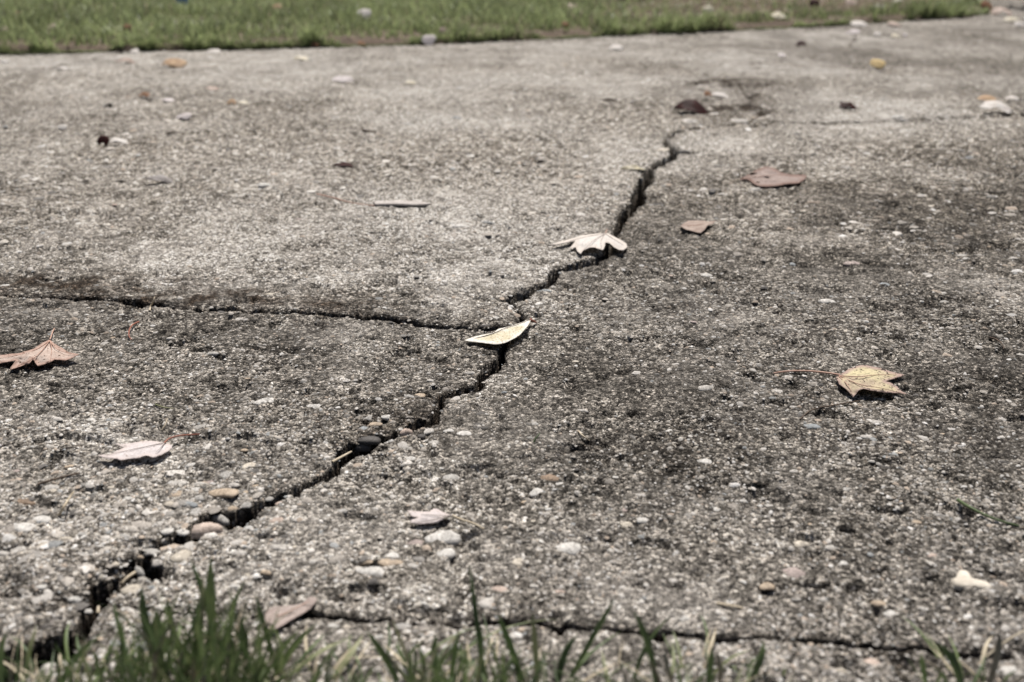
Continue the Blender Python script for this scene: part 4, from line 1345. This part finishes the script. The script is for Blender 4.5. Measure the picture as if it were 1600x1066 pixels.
def solid_chip(name, label, cat, org, sc, outline, th, mat, z=0.0, base=None):
    pts = [(org[0] + a / sc, org[1] + b / sc) for a, b in outline]
    cu, cv = np.mean(pts, 0)
    gz = ground_z(cu, cv) if base is None else base
    top = np.array([at(a, b, gz + th) for a, b in pts])
    cen = top.mean(0)
    n = len(top)
    org3 = np.array([cen[0], cen[1], gz])
    ringt = cen + (top - cen) * 0.82 + np.array([0, 0, th * .25])
    bot = top.copy()
    bot[:, 2] = gz - 0.001
    V = np.vstack([bot, top * 1.0, ringt, [cen + (0, 0, th * .35)]]) - org3
    for i in range(n):
        V[n + i, 2] -= th * 0.35
    T = []
    for q in range(2):
        for i in range(n):
            j = (i + 1) % n
            T.append([q * n + i, q * n + j, (q + 1) * n + j, (q + 1) * n + i])
    T += [[2 * n + i, 2 * n + (i + 1) % n, 3 * n] for i in range(n)]
    me = bpy.data.meshes.new(name)
    me.from_pydata(V.tolist(), [], T)
    me.materials.append(mat)
    for p in me.polygons:
        p.use_smooth = True
    o = link(name, me, None, org3)
    bm_fix(me)
    return tag(o, label, cat)


def bm_fix(me):
    import bmesh
    b = bmesh.new()
    b.from_mesh(me)
    bmesh.ops.recalc_face_normals(b, faces=b.faces)
    b.to_mesh(me)
    b.free()


CHIPM = noise_material('pale cream chip', (0.36, 0.32, 0.26), (0.56, 0.51, 0.43), 160.0, 0.7, 0.0006)
solid_chip('bone_shaped_chip', 'cream bone shaped chip lying on concrete at lower right', 'chip', (1440, 860), 9.9625,
    [(465, 435), (530, 432), (545, 360), (580, 300), (620, 288), (660, 290), (710, 320), (750, 390), (790, 440), (900, 465), (1050, 500), (1100, 545), (1085, 585), (980, 585), (860, 560), (780, 575), (700, 560), (600, 555), (520, 520)], 0.0022, CHIPM)


def loose_stone(label, u, v, wpx, colour, z, asp=0.6, tall=0.5, tilt=0.0, yaw=0.0):
    o = put_pebble(u, v, wpx, colour, asp, tall, yaw, False, z, tilt)
    o.name = 'loose_stone'
    # place by its own height so it sits where it is seen
    p = at(u, v, z)
    o.location = p
    return tag(o, label, 'stone', 'stones lodged in the crack')


loose_stone('pinkish tan stone wedged in the crack at lower left', 322, 829, 46, 'rose', 0.001, 0.62, 0.5, 0, 0.25)
loose_stone('grey stone lying in the crack behind the pinkish tan stone', 346, 812, 28, 'grey', -0.005, 0.6, 0.5, 0, -.5)
loose_stone('dark ringed flat stone in the crack pit left of centre', 578, 688, 34, 'dark', -0.001, 0.6, 0.35)
loose_stone('black stone lying below the ringed one in the crack pit', 566, 698, 30, 'dark', -0.006, 0.7, 0.5)
loose_stone('pinkish triangular stone at the crack edge left of centre', 636, 677, 20, 'pink', 0.000, 0.7, 0.8)
loose_stone('grey pointed stone in the wide crack at lower left', 218, 893, 26, 'grey', -0.001, 0.45, 0.6, 0.2, -1.0)
loose_stone('dark flat stone in the left joint near the cream leaf', 764, 509, 26, 'dark', -0.002, 0.5, 0.3)
loose_stone('little round tan stone lodged in the wide crack at lower left', 220, 871, 9, 'tan', 0.001, 0.8, 0.7)
loose_stone('dark stone stuck in the side opening at the crack top', 1068, 239, 18, 'dark', -0.003, 0.7, 0.5)

# a blue plastic tub lying in the far lawn, its top out of the frame
BLUE, bt, bb = new_mat('blue plastic')
bb.inputs['Base Color'].default_value = (0.10, 0.24, 0.52, 1)
bb.inputs['Roughness'].default_value = 0.4
pb = at(285, 6, 0.05)
k = 20
prof = [(0.026, 0.0), (0.029, 0.03), (0.034, 0.075), (0.037, 0.076), (0.037, 0.081), (0.033, 0.081), (0.027, 0.01), (0.0, 0.01)]
V = [(r_ * math.cos(2 * math.pi * i / k), r_ * math.sin(2 * math.pi * i / k), z_) for r_, z_ in prof for i in range(k)]
T = [[q * k + i, q * k + (i + 1) % k, (q + 1) * k + (i + 1) % k, (q + 1) * k + i] for q in range(len(prof) - 1) for i in range(k)]
o = link('plastic_tub', mesh_from('plastic_tub', np.array(V), np.array(T), BLUE), None, (pb[0], pb[1], 0.05))
tag(o, 'blue plastic object standing in the lawn at the top edge', 'plastic tub')

# ------------------------------------------------------------------ foreground grass
DRYB = noise_material('dead grass blade', (0.30, 0.25, 0.17), (0.48, 0.42, 0.31), 120.0, 0.7, 0.0003)


def blade_mesh(base, tip, wd, bow, mat, twist):
    base, tip = np.array(base), np.array(tip)
    n = 8
    d = tip - base
    L = np.linalg.norm(d)
    hor = np.array([d[0], d[1], 0])
    V, T = [], []
    bow_v = np.array([math.cos(twist), math.sin(twist), 0]) * bow * L
    side0 = np.array([-math.sin(twist), math.cos(twist), 0]) if bow > 0.25 else np.array([math.cos(twist * .5), math.sin(twist * .5), 0])
    for i in range(n + 1):
        t = i / n
        c = base + d * t + bow_v * 4 * t * (1 - t) * 0.5 + np.array([0, 0, L * 0.10 * math.sin(t * math.pi)])
        wv = wd * 0.5 * (0.75 + 0.5 * math.sin(t * math.pi * 0.8)) * (1 - max(0, (t - .55) / .45) ** 1.7)
        s_ = side0
        fold = np.array([0, 0.0, 0]) + np.cross(s_, d / L) * wv * 0.45
        V += [c - s_ * wv, c + fold, c + s_ * wv]
    for i in range(n):
        a = i * 3
        T += [[a, a + 1, a + 4, a + 3], [a + 1, a + 2, a + 5, a + 4]]
    return np.array(V), np.array(T)


def tuft(label, blades, n_rand, cu, su, hmin, hmax, seed):
    random.seed(seed)
    b0 = at(cu, 1100, -0.01)
    root = bpy.data.objects.new('grass_tuft', None)
    COL.objects.link(root)
    root.empty_display_size = 0.02
    root.location = b0
    tag(root, label, 'grass', 'grass tufts along the front edge')
    L = list(blades)
    for _ in range(n_rand):
        bu = random.gauss(cu, su)
        bv = random.uniform(1050, 1170)
        h = random.uniform(hmin, hmax) * math.exp(-((bu - cu) / (su * 2.2)) ** 2)
        tu = bu + random.gauss(0, 60)
        tv = 1066 - h + random.uniform(0, 25)
        L.append((bu, bv, tu, tv, random.uniform(0.7, 2.3), random.uniform(-0.02, 0.035), random.random() < (0.45 if h < 45 else 0.14)))
    for (bu, bv, tu, tv, wmm, lean, dry) in L:
        base = at(bu, bv, -0.008)
        tip = at_y(tu, tv, base[1] + lean)
        if tip[2] < 0.006:
            tip[2] = 0.006
        V, T = blade_mesh(base, tip, wmm * .00078, random.uniform(-.24, .24), None, random.uniform(-1.2, 1.2))
        link('blade', mesh_from('blade', V - b0, T, DRYB if dry else BLADEGREEN), root)
    return root


f_ = False
tuft('dense green grass tuft in the lower left corner area beside the crack',
     [(338, 1045, 330, 868, 5.5, .01, f_), (352, 1050, 297, 872, 4.0, .02, f_), (255, 1075, 221, 912, 5.0, .01, f_), (268, 1080, 246, 950, 5.5, .0, f_), (440, 1085, 398, 925, 4.0, .02, f_), (360, 1060, 385, 905, 3.0, .02, f_),
      (300, 1070, 262, 930, 4.0, .01, f_), (210, 1085, 178, 940, 4.5, .0, f_), (400, 1080, 470, 985, 4.5, .01, f_), (420, 1085, 498, 972, 4.5, .0, f_), (290, 1100, 140, 1000, 5, .0, f_), (330, 1110, 365, 960, 5, .0, f_),
      (380, 1075, 352, 940, 4, .01, f_), (310, 1060, 318, 900, 4, .02, f_)], 275, 305, 95, 30, 165, 1)
tuft('low dark grass in the bottom left corner', [(5, 1090, 12, 985, 4, .0, f_), (30, 1090, 58, 975, 3, .02, f_), (90, 1085, 168, 985, 5, .0, f_)], 60, 80, 60, 25, 75, 2)
tuft('pale flattened grass blades right of the dense tuft', [(500, 1090, 568, 990, 4, .03, f_), (430, 1085, 560, 1003, 4, .03, f_), (505, 1075, 572, 998, 3, .02, True)], 22, 510, 50, 20, 70, 3)
tuft('thin upright grass blades left of the bottom centre', [(630, 1080, 571, 983, 4, .0, f_), (655, 1085, 612, 965, 3, .01, f_), (690, 1090, 684, 990, 4, .0, f_), (655, 1095, 590, 1008, 3, .01, True), (700, 1085, 715, 985, 3.5, .0, f_)], 75, 670, 60, 15, 85, 4)
tuft('tall thin grass blades at the bottom centre', [(760, 1080, 733, 878, 3.2, .02, f_), (826, 1090, 778, 957, 4.5, .0, f_), (842, 1090, 832, 955, 3.5, .01, f_), (880, 1080, 962, 932, 4.2, .02, f_), (870, 1085, 905, 990, 4, .01, f_), (745, 1085, 752, 980, 3.5, .0, f_)], 60, 800, 65, 15, 80, 5)
tuft('dark single leaning grass blades right of the bottom centre', [(1030, 1095, 988, 953, 4.5, .0, f_), (985, 1085, 1050, 960, 3, .02, f_), (1040, 1095, 1015, 1030, 3, .0, True), (1060, 1085, 1040, 1010, 3, .0, True)], 30, 1000, 55, 12, 60, 6)
tuft('short bright grass blades at the bottom right of centre', [(1105, 1085, 1112, 1010, 4, .0, f_), (1160, 1085, 1192, 1000, 4, .01, f_), (1125, 1080, 1118, 1015, 2.5, .0, True)], 34, 1140, 45, 12, 55, 7)
tuft('sparse green blades at the bottom right', [(1505, 1090, 1462, 1005, 6, .0, f_), (1540, 1085, 1560, 985, 4.5, .0, True), (1450, 1085, 1440, 1020, 3, .0, f_)], 30, 1480, 60, 12, 55, 8)
